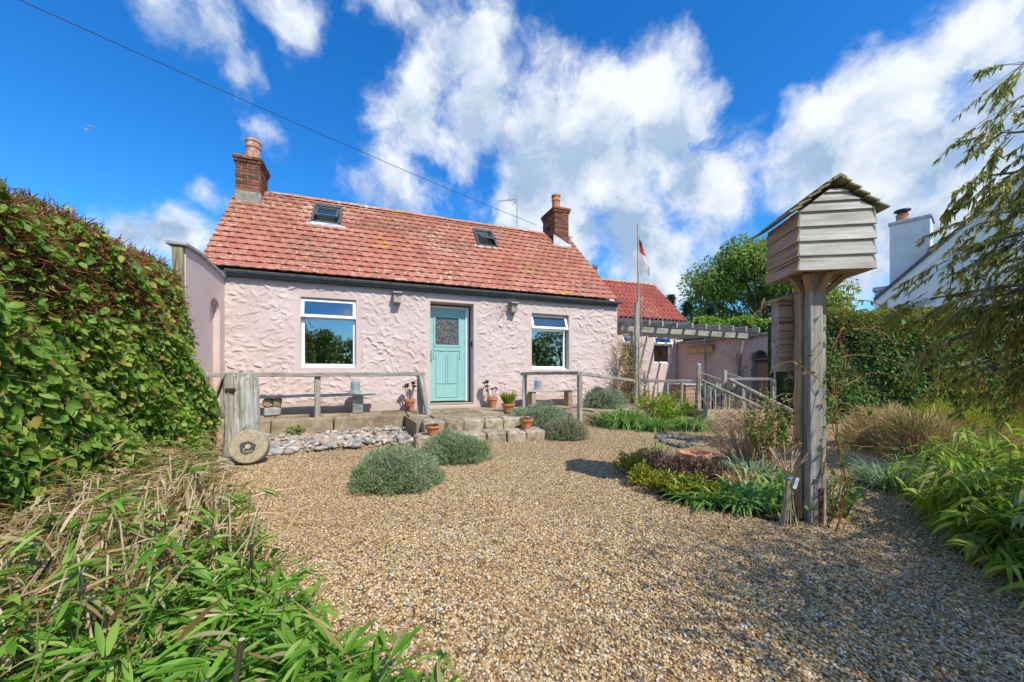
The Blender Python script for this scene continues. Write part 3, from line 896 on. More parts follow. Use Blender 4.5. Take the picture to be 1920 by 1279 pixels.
# ------------------------------------------------------------------ chimneys
def chimney(s0, s1, pf, pb, zb, zbrick, ztop, pot):
    ch = bpy.data.objects.new('chimney', None); COL.objects.link(ch); ch.parent = house
    ch.location = ((s0 + s1) / 2, -(pf + pb) / 2, zb); ch.empty_display_size = .1
    w, d = s1 - s0, pf - pb
    hx, hy = w / 2, d / 2
    hb = ztop - zb
    MB().box(-hx + .012, hx - .012, -hy + .012, hy - .012, -.55, hb - .02).build('mortar_core', MORTAR, ch)
    MB().box(-hx - .012, hx + .012, -hy - .012, hy + .012, -.6, zbrick - zb).build('rendered_base', MORTAR, ch, bevel=.02)
    n = max(5, round((ztop - zbrick) / .072))
    ch_h = (ztop - zbrick) / n
    cache = {}
    def brick(x, y, z, bx, by, dx):
        key = (round(bx, 3), round(by, 3))
        if key not in cache:
            mm = MB().box(-bx / 2, bx / 2, -by / 2, by / 2, 0, ch_h - .011).mesh('brick', bevel=.004)
            mm.materials.append(BRICK); cache[key] = mm
        link('brick', cache[key], None, ch, (x + random.uniform(-.003, .003), y + random.uniform(-.003, .003), z), (0, 0, R(random.uniform(-.8, .8))))
    for r in range(n):
        z = zbrick - zb + r * ch_h
        ex = .028 if r == n - 2 else (.05 if r == n - 1 else 0)
        X, Y = hx + ex, hy + ex
        nb = max(2, round(2 * X / .215)); half = r % 2
        for side in (-1, 1):
            cuts = list(np.linspace(-X, X, nb + 1)) if not half else [-X, -X + X / nb] + list(np.linspace(-X + X / nb, X - X / nb, nb))[1:] + [X]
            for a, b in zip(cuts[:-1], cuts[1:]):
                if b - a > .03: brick((a + b) / 2, side * (Y - .05), z, round(b - a - .011, 3), .10, side)
            ny = max(2, round((2 * Y - .2) / .215))
            cy = np.linspace(-Y + .103, Y - .103, ny + 1) if not half else np.concatenate([[-Y + .103], np.linspace(-Y + .103, Y - .103, ny + 1)[:-1] + (Y - .103) / ny, [Y - .103]])
            for a, b in zip(cy[:-1], cy[1:]):
                if b - a > .03: brick(side * (X - .05), (a + b) / 2, z, .10, round(b - a - .011, 3), side)
    X, Y = hx + .045, hy + .045
    m = MB().add([(-X, -Y, hb), (X, -Y, hb), (X, Y, hb), (-X, Y, hb), (-.16, -.16, hb + .09), (.16, -.16, hb + .09), (.16, .16, hb + .09), (-.16, .16, hb + .09)], [(0, 1, 5, 4), (1, 2, 6, 5), (2, 3, 7, 6), (3, 0, 4, 7), (4, 5, 6, 7), (3, 2, 1, 0)])
    m.build('flaunching', LICHEN_CAP, ch, bevel=.02)
    rp, hp, mt, px = pot
    MB().lathe([(rp * 1.02, 0), (rp * .96, hp * .55), (rp * .98, hp * .62), (rp * 1.12, hp * .64), (rp * 1.12, hp * .70), (rp * 1.02, hp * .73), (rp * 1.02, hp * .88), (rp * 1.16, hp * .9), (rp * 1.16, hp), (rp * .85, hp), (rp * .85, hp * .5)], 24, (px, 0, hb + .05)).build('chimney_pot', mt, ch, smoothf=True)
    return ch
chimney(-4.56, -4.07, -1.60, -2.30, 4.95, 5.24, 6.02, (.145, .50, POT_OLD, .02))
chR = chimney(3.50, 3.99, -1.60, -2.44, 4.98, 5.06, 6.15, (.125, .50, POT, .02))
MB().prism([(-.30, -.02), (-.30, .30), (.30, .04), (.30, -.12)], 0, .02, 'y').build('lead_step', LEAD, chR, loc=(0, -.46, .0))
MB().box(-.33, -.26, -.10, .04, .62, .66).build('cable_bracket', BLACK, chR)

# ------------------------------------------------------------------ windows
def casement(name, a, b, c, d, dep, tz, openang, parent, slim=.06, mat=UPVC):
    w = bpy.data.objects.new(name, None); COL.objects.link(w); w.parent = parent
    w.location = (a, dep, c); w.empty_display_size = .1
    W, H, T = b - a, d - c, tz - c
    m = MB()
    m.box(0, slim, 0, .07, 0, H); m.box(W - slim, W, 0, .07, 0, H); m.box(slim, W - slim, 0, .07, 0, slim); m.box(slim, W - slim, 0, .07, H - slim, H); m.box(slim, W - slim, 0, .07, T - .03, T + .03)
    m.build('frame', mat, w, bevel=.006)
    MB().box(-.02, W + .02, -.05, .0, -.03, .02).build('sill', mat, w, bevel=.008)
    MB().box(slim, W - slim, .030, .036, slim, T - .03).build('pane', GLASS, w)
    s = bpy.data.objects.new('fanlight', None); COL.objects.link(s); s.parent = w
    s.location = (0, -.012, H - .012); s.rotation_euler = (R(-openang), 0, 0); s.empty_display_size = .1
    h2 = H - T + .01; f = .062
    q = MB()
    q.box(0, f, -.03, .02, -h2, 0); q.box(W - f, W, -.03, .02, -h2, 0); q.box(f, W - f, -.03, .02, -f, 0); q.box(f, W - f, -.03, .02, -h2, -h2 + f)
    q.build('fanlight_frame', mat, s, bevel=.006)
    MB().box(f, W - f, -.008, -.002, -h2 + f, -f).build('fanlight_pane', GLASS, s)
    return w
casement('window', -3.02, -2.0, 1.225, 2.615, .09, 2.235, 9, house)
casement('window', 2.03, 3.05, 1.215, 2.585, .15, 2.20, 22, house)
def curtain(x0, x1, y, z0, z1, parent):
    n = 26
    xs = np.linspace(x0, x1, n)
    V = []; Fq = []
    for z in (z0, z1):
        for i, x in enumerate(xs): V.append((x, y + .03 * math.sin(i * 1.9), z))
    Fq = [(i, i + 1, n + i + 1, n + i) for i in range(n - 1)]
    link('curtain', fastmesh('curtain', V, Fq, smoothf=True), CURTAIN, parent)
curtain(2.78, 3.10, .36, 1.1, 2.6, house)
MB().box(-2.98, -2.80, .38, .44, 1.24, 1.60).build('chair_back_inside', MINT, house)
MB().box(2.1, 2.7, 1.8, 2.6, .34, 1.25).build('cupboard_inside', CURTAIN, house)

# ------------------------------------------------------------------ door
door = bpy.data.objects.new('front_door', None); COL.objects.link(door); door.parent = house
door.location = (-.44, .30, .43)
DW, DH = .86, 2.19
m = MB(); m.box(-.045, 0.005, -.03, .06, 0, DH + .05); m.box(DW - .005, DW + .075, -.03, .06, 0, DH + .05); m.box(.005, DW - .005, -.03, .06, DH, DH + .05)
m.build('door_frame', UPVC, door, bevel=.006)
gx0, gx1, gz0, gz1 = .13, .70, 1.32, 1.98
m = MB(); m.box(.006, gx0, 0, .045, .01, DH - .004); m.box(gx1, DW - .006, 0, .045, .01, DH - .004); m.box(gx0, gx1, 0, .045, gz1, DH - .004); m.box(gx0, gx1, 0, .045, .01, gz0)
leaf = m.build('door_leaf', MINT, door)
m = MB(); m.box(gx0 - .03, gx0 + .012, -.018, -.0005, gz0 - .03, gz1 + .03); m.box(gx1 - .012, gx1 + .03, -.018, -.0005, gz0 - .03, gz1 + .03); m.box(gx0 + .012, gx1 - .012, -.018, -.0005, gz1 - .012, gz1 + .03); m.box(gx0 + .012, gx1 - .012, -.022, -.0005, gz0 - .04, gz0 + .012)
m.build('glazing_bead', MINT, door, bevel=.006)
MB().box(gx0 + .005, gx1 - .005, .012, .02, gz0 + .005, gz1 - .005).build('door_pane', OBSCURE, door)
# scalloped apron below the glass
pts = [(gx0 - .02, gz0 - .045), (gx1 + .02, gz0 - .045)]
for i in range(25):
    t = 1 - i / 24
    pts.append((gx0 - .02 + t * (gx1 - gx0 + .04), gz0 - .145 + .022 * abs(math.sin(t * math.pi * 3)) + .05 * (abs(t - .5) > .46)))
MB().prism(pts, -.016, -.0008, 'y').build('scalloped_apron', MINT, door, bevel=.003)
for x in (gx0 - .035, gx1 + .012): MB().box(x, x + .022, -.02, -.001, gz0 - .32, gz0 - .03).build('drop_moulding', MINT, door, bevel=.005)
for (x0, x1) in ((.15, .40), (.43, .68)):
    m = MB(); z0, z1 = .42, 1.12
    m.box(x0, x0 + .02, -.014, -.001, z0, z1); m.box(x1 - .02, x1, -.014, -.001, z0, z1); m.box(x0 + .02, x1 - .02, -.014, -.001, z0, z0 + .02)
    m.build('panel_moulding', MINT, door, bevel=.004)
m = MB(); m.box(.15, .17, -.014, -.001, .10, .40); m.box(.66, .68, -.014, -.001, .10, .40); m.box(.17, .66, -.014, -.001, .10, .12)
m.build('panel_moulding', MINT, door, bevel=.004)
MB().box(.02, DW - .02, -.03, -.001, .012, .07).build('weather_bar', MINT, door, bevel=.01)
h = MB().tube([(.055, -.002, 1.20), (.055, -.05, 1.18), (.055, -.055, 1.08), (.055, -.05, .98), (.055, -.002, .96)], .009, 8).build('door_handle', STEEL, door, smoothf=True)
MB().box(.505, .545, .10, .13, 1.72, 1.84).build('doorbell', BLACK, house, bevel=.006)

# ------------------------------------------------------------------ wing wall with the arched recess, at the left corner
wing = bpy.data.objects.new('wing_wall', None); COL.objects.link(wing); wing.parent = house
wx0, wx1 = -4.415, -4.27
TOPZ = lambda p: 2.86 + .10 * min(1, max(0, p / 1.17)) if p < 1.17 else 2.96 - .04 * (p - 1.17)
AC, AR, ASP = .48, .23, 2.18                                  # arch centre, radius, spring height
m = MB()
cuts = [0, AC - AR] + [AC - AR * math.cos(math.pi * i / 12) for i in range(1, 12)] + [AC + AR, 1.17, 1.60]
for a, b in zip(cuts[:-1], cuts[1:]):
    inside = a >= AC - AR - 1e-6 and b <= AC + AR + 1e-6
    zl = lambda p: ASP + math.sqrt(max(0, AR * AR - (p - AC) ** 2)) if inside else 0.0
    m.add([(wx1, -a, zl(a)), (wx1, -b, zl(b)), (wx1, -b, TOPZ(b)), (wx1, -a, TOPZ(a))], [(0, 1, 2, 3)])
    if inside:
        m.add([(wx1, -a, zl(a)), (wx1, -b, zl(b)), (wx1 - .10, -b, zl(b)), (wx1 - .10, -a, zl(a))], [(3, 2, 1, 0)])
for pp in (AC - AR, AC + AR): m.add([(wx1, -pp, 0), (wx1 - .10, -pp, 0), (wx1 - .10, -pp, ASP), (wx1, -pp, ASP)], [(0, 1, 2, 3)])
m.add([(wx1 - .10, -AC + AR, 0), (wx1 - .10, -AC - AR, 0), (wx1 - .10, -AC - AR, ASP + AR), (wx1 - .10, -AC + AR, ASP + AR)], [(0, 1, 2, 3)])
m.add([(wx0, -1.6, 0), (wx1, -1.6, 0), (wx1, -1.6, TOPZ(1.6)), (wx0, -1.6, TOPZ(1.6))], [(0, 1, 2, 3)])
m.add([(wx0, 0, 0), (wx0, -1.6, 0), (wx0, -1.6, TOPZ(1.6)), (wx0, -1.17, TOPZ(1.17)), (wx0, 0, TOPZ(0))], [(0, 1, 2, 3, 4)])
m.build('wall_face', PINK2, wing)
pr = [(-.0, 2.855), (-1.17, 2.965), (-1.70, 2.945), (-1.70, 3.0), (-1.17, 3.02), (0, 2.91)]
MB().prism(pr, wx0 - .06, wx1 + .045, 'x').build('coping', GREYSTONE, wing, bevel=.01)
beam('end_post', (-4.345, -1.63, .0), (-4.345, -1.63, 2.93), .06, .13, WOOD_OLIVE, wing)
# ================================================================== right-hand annexe
annex = thing('annexe', 'low pink annexe with red pantile roof set back beside the cottage', 'house', HS(0, 0, 0), HROT)
AY = 2.0
aw = [(6.30, 6.78, 1.45, 2.40), (7.63, 8.44, 1.47, 2.42)]
m = MB()
xs = [4.5] + [v for w in aw for v in w[:2]] + [8.95]
for a, b in zip(xs[0::2], xs[1::2]): m.box(a, b, AY, AY + .3, 0, 2.95)
for a, b, c, d in aw: m.box(a, b, AY, AY + .3, 0, c); m.box(a, b, AY, AY + .3, d, 2.95)
m.build('front_wall', PINK, annex)
MB().prism([(AY + .3, 0), (AY + .3, 2.9), (AY + 1.65, 4.55), (AY + 3, 2.9), (AY + 3, 0)], 8.65, 8.95, 'x').build('gable_wall', PINK2, annex)
MB().box(4.6, 8.65, AY + 3, AY + 3.2, 0, 2.9).build('back_wall', PINK2, annex)
MB().box(4.6, 8.65, AY + .3, AY + 3, 2.6, 2.65).build('ceiling', PLASTER_IN, annex)
for i, (a, b, c, d) in enumerate(aw):
    w = casement('window', a, b, c, d, AY + .10, c + (d - c) * .70, 24, annex, .05)
    curtain(a + .05 - 0, b - .05, AY + .35, c, d, annex)
ez, rz_, ep, rp = 2.98, 4.66, -1.85, -3.55
ar = link('roof', MB().prism([(-ep, ez - .06), (-rp, rz_ - .06), (-rp - ep * 0 + 1.7, ez - .06), (-rp + 1.7, ez - .12), (-rp, rz_ - .14), (-ep, ez - .14)], 4.6, 9.02, 'x').mesh('roof'), FASCIA, annex)
upa = Vector((0, ep - rp, rz_ - ez)).normalized(); na = Vector((1, 0, 0)).cross(upa)
BA = np.array(Matrix((Vector((1, 0, 0)), upa, na)).transposed())
sl = math.hypot(ep - rp, rz_ - ez)
xs_, zz = tile_profile(7)
zz = .042 * np.sin(xs_ * 2 * np.pi) 
VV, FF, RR = [], [], []
aw_, ag = .185, sl / 9
c = 0
for r in range(9):
    s = 4.58
    while s < 9.0:
        V = np.array([(x * aw_, y, z + (.022 if y == 0 else 0)) for y in (0, ag * 1.05) for x, z in zip(xs_, zz)] + [(x * aw_, 0, z - .004) for x, z in zip(xs_, zz)])
        n = 7
        Fq = np.array([(i, i + 1, n + i + 1, n + i) for i in range(n - 1)] + [(2 * n + i, 2 * n + i + 1, i + 1, i) for i in range(n - 1)])
        VV.append(V @ BA.T + np.array(Vector((s, -ep, ez)) + upa * (r * ag) + na * .02)); FF.append(Fq + c); RR.append(np.full(len(V), random.random())); c += len(V)
        s += aw_
o = link('roof_tiles', fastmesh('roof_tiles', np.concatenate(VV), np.concatenate(FF), np.concatenate(RR), True), TILE2, ar)
o['kind'] = 'stuff'
MB().prism([(-rp, rz_), (-rp + 1.8, ez), (-rp + 1.8, ez - .03), (-rp, rz_ - .04)], 4.58, 9.02, 'x').build('back_slope', TILE2, ar)
for i in range(13):
    o = link('ridge_tile', rme, None, ar, (4.62 + i * .338, -rp, rz_ - .03), (0, 0, 0))
MB().box(4.6, 9.05, -ep - .06, -ep - .02, ez - .16, ez - .03).build('fascia', FASCIA, annex, bevel=.004)
fl = bpy.data.objects.new('flue', None); COL.objects.link(fl); fl.parent = annex; fl.location = (6.15, 3.5, 4.6)
MB().lathe([(.10, 0), (.10, .42), (.13, .44), (.13, .50), (.08, .5)], 14).build('flue_pot', REDPIPE, fl, smoothf=True)
for a in range(4): MB().box(-.01, .01, -.01, .01, 0, .10).build('flue_prong', BLACK, fl, loc=(.11 * math.cos(a * 1.57 + .7), .11 * math.sin(a * 1.57 + .7), .49))

# ================================================================== outbuilding with the arched doorway
outb = thing('outbuilding', 'small pink outbuilding with arched doorway and low flat roof by the hedge', 'shed', HS(0, 0, 0), HROT)
OX = 8.69
p_end = 1.36
oc_, orr, osp = 1.04, .24, 1.52
m = MB()
cuts = [-1.98, oc_ - orr] + [oc_ - orr * math.cos(math.pi * i / 12) for i in range(1, 12)] + [oc_ + orr, p_end]
for a, b in zip(cuts[:-1], cuts[1:]):
    ins = a >= oc_ - orr - 1e-6 and b <= oc_ + orr + 1e-6
    zl = lambda p: osp + math.sqrt(max(0, orr * orr - (p - oc_) ** 2)) if ins else 0
    m.add([(OX, -a, zl(a)), (OX, -b, zl(b)), (OX, -b, 2.16), (OX, -a, 2.16)], [(0, 1, 2, 3)])
    if ins: m.add([(OX, -a, zl(a)), (OX, -b, zl(b)), (OX + .2, -b, zl(b)), (OX + .2, -a, zl(a))], [(3, 2, 1, 0)])
for pp in (oc_ - orr, oc_ + orr): m.add([(OX, -pp, 0), (OX + .2, -pp, 0), (OX + .2, -pp, osp), (OX, -pp, osp)], [(0, 1, 2, 3)])
m.add([(OX, -p_end, 0), (OX + 2.2, -p_end, 0), (OX + 2.2, -p_end, 2.16), (OX, -p_end, 2.16)], [(0, 1, 2, 3)])
m.add([(OX + 2.2, -p_end, 0), (OX + 2.2, 1.98, 0), (OX + 2.2, 1.98, 2.16), (OX + 2.2, -p_end, 2.16)], [(0, 1, 2, 3)])
m.build('wall', PINK2, outb)
MB().box(OX - .10, OX + 2.3, -p_end - .1, 1.97, 2.165, 2.235).build('roof_edge', WOOD_GREY, outb, bevel=.01)
MB().box(OX + .0, OX + 2.2, -p_end + .05, 1.9, 2.237, 2.26).build('roof_felt', SLATE, outb)
for i in range(5):
    y0 = -oc_ - orr + i * .096
    MB().box(OX + .15, OX + .18, y0 + .002, y0 + .094, .02, osp + .02).build('door_board', WOOD_WARM, outb, bevel=.004)
MB().box(OX + .185, OX + .21, -oc_ - orr, -oc_ + orr, .02, osp + orr).build('door_back', DARKIN, outb)
MB().box(OX + .12, OX + .148, -oc_ - orr + .03, -oc_ + orr - .03, osp - .10, osp - .03).build('door_batten', BLACK, outb)

# nest box strip on its wall
nb = thing('sparrow_nest_box', 'long yellow pine nest box with a row of holes under the pergola', 'nest box', HS(8.58, -.95, 1.80), HROT)
MB().box(-.02, .09, -.50, .50, 0, .20).build('box_body', WOOD_YELLOW, nb, bevel=.004)
MB().box(-.07, .10, -.54, .54, .202, .222).build('box_roof', WOOD_GREY, nb, bevel=.004)
for i in range(6): MB().lathe([(.016, 0), (.016, .006)], 12).build('entrance_hole', BLACK, nb, loc=(-.022, -.40 + i * .15, .13), rot=(0, R(-90), 0))

# ================================================================== pergola
perg = thing('pergola', 'weathered timber pergola of overhanging rafters between cottage and outbuilding', 'pergola', HS(0, 0, 0), HROT)
beam('front_beam', (4.62, -.12, 2.31), (8.74, -.82, 2.17), .09, .15, WOOD_GREY, perg, .005, 10)
for i in range(10):
    s = 4.78 + i * .425; pf_ = .12 + (s - 4.62) * .17
    beam('rafter', (s, -pf_ - .30 + random.uniform(-.03, .03), 2.465 - (s - 4.62) * .034), (s, 1.93, 2.50 - (s - 4.62) * .03), .05, .15, WOOD_GREY, perg, .004, 5)
beam('post', (4.98, -.18, .28), (4.98, -.18, 2.22), .13, .13, WOOD_GREY, perg, .008, 6)
beam('prop', (8.60, -.35, .28), (8.40, -.75, 2.15), .07, .07, WOOD_GREY, perg, .004, 5)
beam('prop', (8.45, .55, .28), (8.62, .75, 2.35), .06, .06, WOOD_GREY, perg, .004, 5)

# climbing plant round the pergola post
def vine_twigs(n, c, h, rad, rng):
    lines = []
    for i in range(n):
        x, y = rng.normal(0, rad, 2); z0 = rng.uniform(0, h * .75)
        k = rng.integers(4, 7); st = rng.uniform(.12, .3)
        pts = [np.array([x, y, z0])]
        dd = np.array([rng.normal(0, .6), rng.normal(0, .6), rng.uniform(-.2, 1.2)])
        for j in range(k):
            dd = dd + rng.normal(0, .5, 3); pts.append(pts[-1] + dd / np.linalg.norm(dd) * st * .5)
        lines.append(np.array(pts))
    return lines
rg = np.random.default_rng(11)
vn = thing('climbing_plant', 'tangled brown climber hanging on the pergola post beside the cottage corner', 'climber', HS(4.76, .22, .28), HROT)
vl = vine_twigs(480, None, 2.0, .10, rg)
tubes('stems', vl, [(.006, .003)] * len(vl), TWIG_TAN, vn)
pts = np.concatenate([l for l in vl]); pts = pts[rg.integers(0, len(pts), 4200)] + rg.normal(0, .03, (4200, 3))
pts[:, 2] = np.clip(pts[:, 2], .02, 1.85)
blades('leaves', pts, sph(4200, rg), rg.uniform(.025, .05, 4200), rg.uniform(.012, .025, 4200), .2, [.1, 1, .05], LF_TAN, vn, rng=rg)

# ================================================================== flagpole
fp = HS(4.78, .50, .2)
flag = thing('flagpole', 'tall grey timber flagpole flying a tattered red and white flag', 'flagpole', fp)
FH = EYE + (HY - 420) / F * fp.y - .2
beam('lower_pole', (.0, 0, 0), (.02, 0, 2.75), .12, .11, WOOD_GREY, flag, .006, 8, round_=True, taper=.85)
beam('upper_pole', (.09, .0, .3), (.06, 0, FH), .075, .075, WOOD_GREY, flag, .004, 10, round_=True, taper=.45)
tubes('halyard', [np.array([(.15, 0, 1.0), (.14, 0, FH - .9)]), np.array([(.17, 0, 1.0), (.17, 0, FH - .9)])], [.004, .004], ROPE, flag)
def flag_mat():
    m, nt, b = newmat('tattered_flag', .85, .1)
    uv = oc(nt, False)
    sp = nd(nt, 'ShaderNodeSeparateXYZ', {0: uv}).outputs
    n = noise(nt, uv, 5, 4)
    tt = mth(nt, 'ADD', mth(nt, 'MULTIPLY_ADD', sp[2], -1.0, mth(nt, 'MULTIPLY', sp[0], -.9)), mth(nt, 'MULTIPLY', n, .25))
    band = mth(nt, 'MULTIPLY', smooth(nt, tt, .30, .34), smooth(nt, tt, .66, .62))
    c = mix(nt, band, (.80, .77, .74), (.60, .07, .05))
    L(nt, c, b.inputs['Base Color'])
    t = nd(nt, 'ShaderNodeBsdfTranslucent'); L(nt, c, t.inputs[0])
    mx = nd(nt, 'ShaderNodeMixShader', {0: .45})
    L(nt, b.outputs[0], mx.inputs[1]); L(nt, t.outputs[0], mx.inputs[2]); L(nt, mx.outputs[0], nt.nodes['Material Output'].inputs[0])
    return m
n1, n2 = 12, 22
V = []
for j in range(n2):
    v = j / (n2 - 1)
    for i in range(n1):
        u_ = i / (n1 - 1)
        wdt = .25 * (.10 + .9 * min(1, v * 1.25)) + .02 * math.sin(j * 2.3)
        V.append((u_ * wdt + .03 * v * v, .02 * math.sin(u_ * 5 + v * 4) + .02 * math.sin(v * 7), -v * .95 - .20 * u_ + .02 * math.sin(i * 2.7 + j)))
Fq = [(j * n1 + i, j * n1 + i + 1, (j + 1) * n1 + i + 1, (j + 1) * n1 + i) for j in range(n2 - 1) for i in range(n1 - 1) if not (i > 9 and (j * 7 + i * 3) % 7 == 0)]
link('flag', fastmesh('flag', V, Fq, smoothf=True), flag_mat(), flag, (.10, 0, FH - .22))

# ================================================================== timber rails
railL = thing('post_and_rail', 'grey timber post and rail in front of the left window', 'fence')
ra = [HS(-4.75, .80, 1.06), HS(-.72, .98, 1.075)]
beam('rail', ra[0], ra[1], .09, .075, WOOD_GREY, railL, .006, 12)
a = HS(-2.62, .85, 0); beam('post', a, a + Vector((0, 0, 1.03)), .10, .10, WOOD_GREY, railL, .006, 6, round_=True)
a = HS(-.80, .96, 0); beam('post', a, a + Vector((0, 0, 1.04)), .11, .11, WOOD_GREY, railL, .006, 6)
a = HS(-.66, 1.30, 0); beam('brace', a, HS(-.80, 1.06, 1.04), .10, .07, WOOD_GREY, railL, .006, 6)

railR = thing('post_and_rail', 'grey timber post and rail beside the right bench', 'fence')
pts = [HS(1.60, .55, 1.085), HS(2.17, 2.02, 1.085), HS(4.70, .55, .90)]
beam('rail', pts[0] + (pts[0] - pts[1]) * .05, pts[1] + Vector((0, 0, .02)), .10, .07, WOOD_GREY, railR, .006, 8)
beam('rail', pts[1], pts[2], .09, .07, WOOD_GREY, railR, .006, 8)
beam('post', HS(1.60, .55, .27), pts[0] - Vector((0, 0, .03)), .10, .10, WOOD_GREY, railR, .006, 6)
beam('post', HS(2.17, 2.02, -.02), pts[1] - Vector((0, 0, .03)), .105, .105, WOOD_GREY, railR, .006, 6, round_=True)

# handrails of the ramp by the outbuilding
def at(x, y, d):                                         # a point of the ramp at photo pixel x, y, its distance read from its post's foot
    return Vector(((x - CX) / F * d, d, EYE + (HY - y) / F * d))
ramp_t = thing('ramp_handrail', 'round-pole timber handrails and posts along the steps down from the side terrace', 'handrail')
beam('rail', HS(4.86, .50, .895), at(1312, 715, 8.9), .08, .07, WOOD_PALE, ramp_t, .005, 8)
for x, yt, yb, d, w in ((1310, 688, 757, 8.9, .085), (1358, 694, 763, 9.0, .085), (1322, 717, 787, 7.75, .09), (1375, 714, 770, 9.2, .08), (1393, 714, 772, 9.0, .085), (1450, 712, 782, 8.6, .09), (1278, 716, 750, 9.4, .07), (1252, 716, 742, 9.9, .06)):
    b = at(x, yb, d); b.z = min(b.z, .3 if x not in (1322, 1450) else .15) - .05
    t = at(x, yt, d)
    o = beam('post', (t.x, t.y, b.z), t, w, w, WOOD_GREY, ramp_t, .005, 5, round_=x in (1322, 1278))
cap = at(1310, 688, 8.9)
MB().lathe([(.05, 0), (.05, .05), (.03, .08)], 12).build('post_cap', GALV, ramp_t, loc=cap)
beam('rail', at(1316, 714, 7.8), at(1432, 766, 6.9), .06, .06, WOOD_GREY, ramp_t, .004, 8, round_=True)
beam('rail', at(1368, 712, 8.9), at(1486, 771, 7.6), .075, .075, WOOD_GREY, ramp_t, .004, 8, round_=True)
beam('rail', at(1312, 698, 8.9), at(1352, 712, 8.6), .025, .025, STEEL, ramp_t, .001, 4, round_=True)
beam('rail', at(1360, 699, 9.0), at(1398, 711, 8.7), .025, .025, STEEL, ramp_t, .001, 4, round_=True)
beam('rail', at(1370, 711, 9.1), at(1452, 711, 8.6), .07, .06, WOOD_PALE, ramp_t, .004, 6)
gp = G(1453, 786)
beam('scaffold_pole', (gp.x, gp.y, 0), (gp.x, gp.y, EYE + (HY - 632) / F * gp.y), .045, .045, WOOD_PALE, None, .003, 6, round_=True)
tag(bpy.data.objects['scaffold_pole'], 'slim pale upright pole standing alone in front of the right hedge', 'pole')
sstep = thing('timber_steps', 'low sleeper-edged steps from the side terrace to the gravel', 'steps')
rough_block('lower_tread', 1.5, .55, .17, SLAB, sstep, G(1365, 797, .12) - Vector((0, -.35, .14)), R(8), 90, .01)
rough_block('upper_tread', 1.5, .5, .27, SLAB, sstep, at(1370, 778, 8.4) * 1 - Vector((0, 0, at(1370, 778, 8.4).z)), R(8), 91, .01)

# ================================================================== furniture under the pergola
ch = thing('garden_chair', 'pale slatted wooden garden chair against the annexe wall', 'chair', HS(6.75, -1.35, TERR), HROT + R(15))
for x in (-.26, .26):
    beam('leg', (x, -.24, 0), (x, -.24, .60), .05, .05, WOOD_PALE, ch, .001, 3); beam('leg', (x, .24, 0), (x, .28, .88), .05, .05, WOOD_PALE, ch, .001, 3)
    beam('arm', (x, -.28, .62), (x, .27, .62), .06, .03, WOOD_PALE, ch, .001, 3)
for i in range(5): beam('seat_slat', (-.26, -.22 + i * .11, .42), (.26, -.22 + i * .11, .42), .09, .02, WOOD_PALE, ch, .001, 3)
for i in range(6): beam('back_slat', (-.20 + i * .08, .255, .45), (-.20 + i * .08, .285, .84), .045, .02, WOOD_PALE, ch, .001, 3)
beam('top_rail', (-.26, .285, .86), (.26, .285, .86), .03, .07, WOOD_PALE, ch, .001, 3)
beam('front_rail', (-.26, -.24, .36), (.26, -.24, .36), .03, .07, WOOD_PALE, ch, .001, 3)
bt = thing('timber_box', 'square weathered timber box with overhanging lid beside the ramp post', 'box', HS(6.55, .45, TERR), HROT)
for i in range(4): beam('side_board', (-.28, -.26 , .06 + i * .115), (.28, -.26, .06 + i * .115), .03, .11, WOOD_WARM, bt, .002, 3)
for i in range(4): beam('end_board', (-.285, -.24, .06 + i * .115), (-.285, .26, .06 + i * .115), .03, .11, WOOD_WARM, bt, .002, 3)
MB().box(-.27, .29, -.24, .26, 0, .44).build('inner_box', WOOD_WARM, bt)
MB().box(-.33, .33, -.31, .31, .47, .51).build('lid', WOOD_PALE, bt, bevel=.006)
pl = thing('sleeper_planter', 'planter of upright pale boards holding grey-green plants beside the ramp', 'planter', at(1345, 762, 9.3) - Vector((0, 0, at(1345, 762, 9.3).z)), R(15))
for i in range(7): beam('plank', (-.42 + i * .14, -.18, .15), (-.42 + i * .14, -.18, .72 + random.uniform(-.03, .03)), .13, .03, WOOD_PALE, pl, .003, 4)
MB().box(-.48, .48, -.16, .2, .1, .66).build('soil', SOIL, pl)
N_ = 500
b_ = np.stack([rg.uniform(-.45, .45, N_), rg.uniform(-.16, .2, N_), rg.uniform(.62, .72, N_)], 1)
d_ = sph(N_, rg); d_[:, 2] = np.abs(d_[:, 2]) + .5
blades('foliage', b_, d_, rg.uniform(.08, .28, N_), rg.uniform(.015, .04, N_), .4, [.2, 1, .8, .05], LF_SANT, pl, rng=rg)

# wall climber on the outbuilding
wc = thing('wall_climber', 'sparse dark-leaved climber on the pink outbuilding wall', 'climber', HS(8.66, .55, .3), HROT)
ln_ = []
for i in range(6):
    x = 0; pts = [np.array([0, rg.normal(0, .05), 0])]
    for j in range(8): pts.append(pts[-1] + np.array([rg.normal(0, .005), rg.normal(.0 + .04 * (i - 3) * .4, .05), .18]))
    ln_.append(np.array(pts) - np.array([.02, 0, 0]))
tubes('stems', ln_, [(.006, .003)] * 6, TWIG, wc)
q = np.concatenate([l[3:] for l in ln_]); q = q[rg.integers(0, len(q), 70)] + np.stack([rg.uniform(-.06, 0, 70), rg.normal(0, .05, 70), rg.normal(0, .05, 70)], 1)
blades('leaves', q, sph(70, rg), rg.uniform(.04, .07, 70), .045, .2, [.3, 1, .1], LF_PURP, wc, rng=rg)

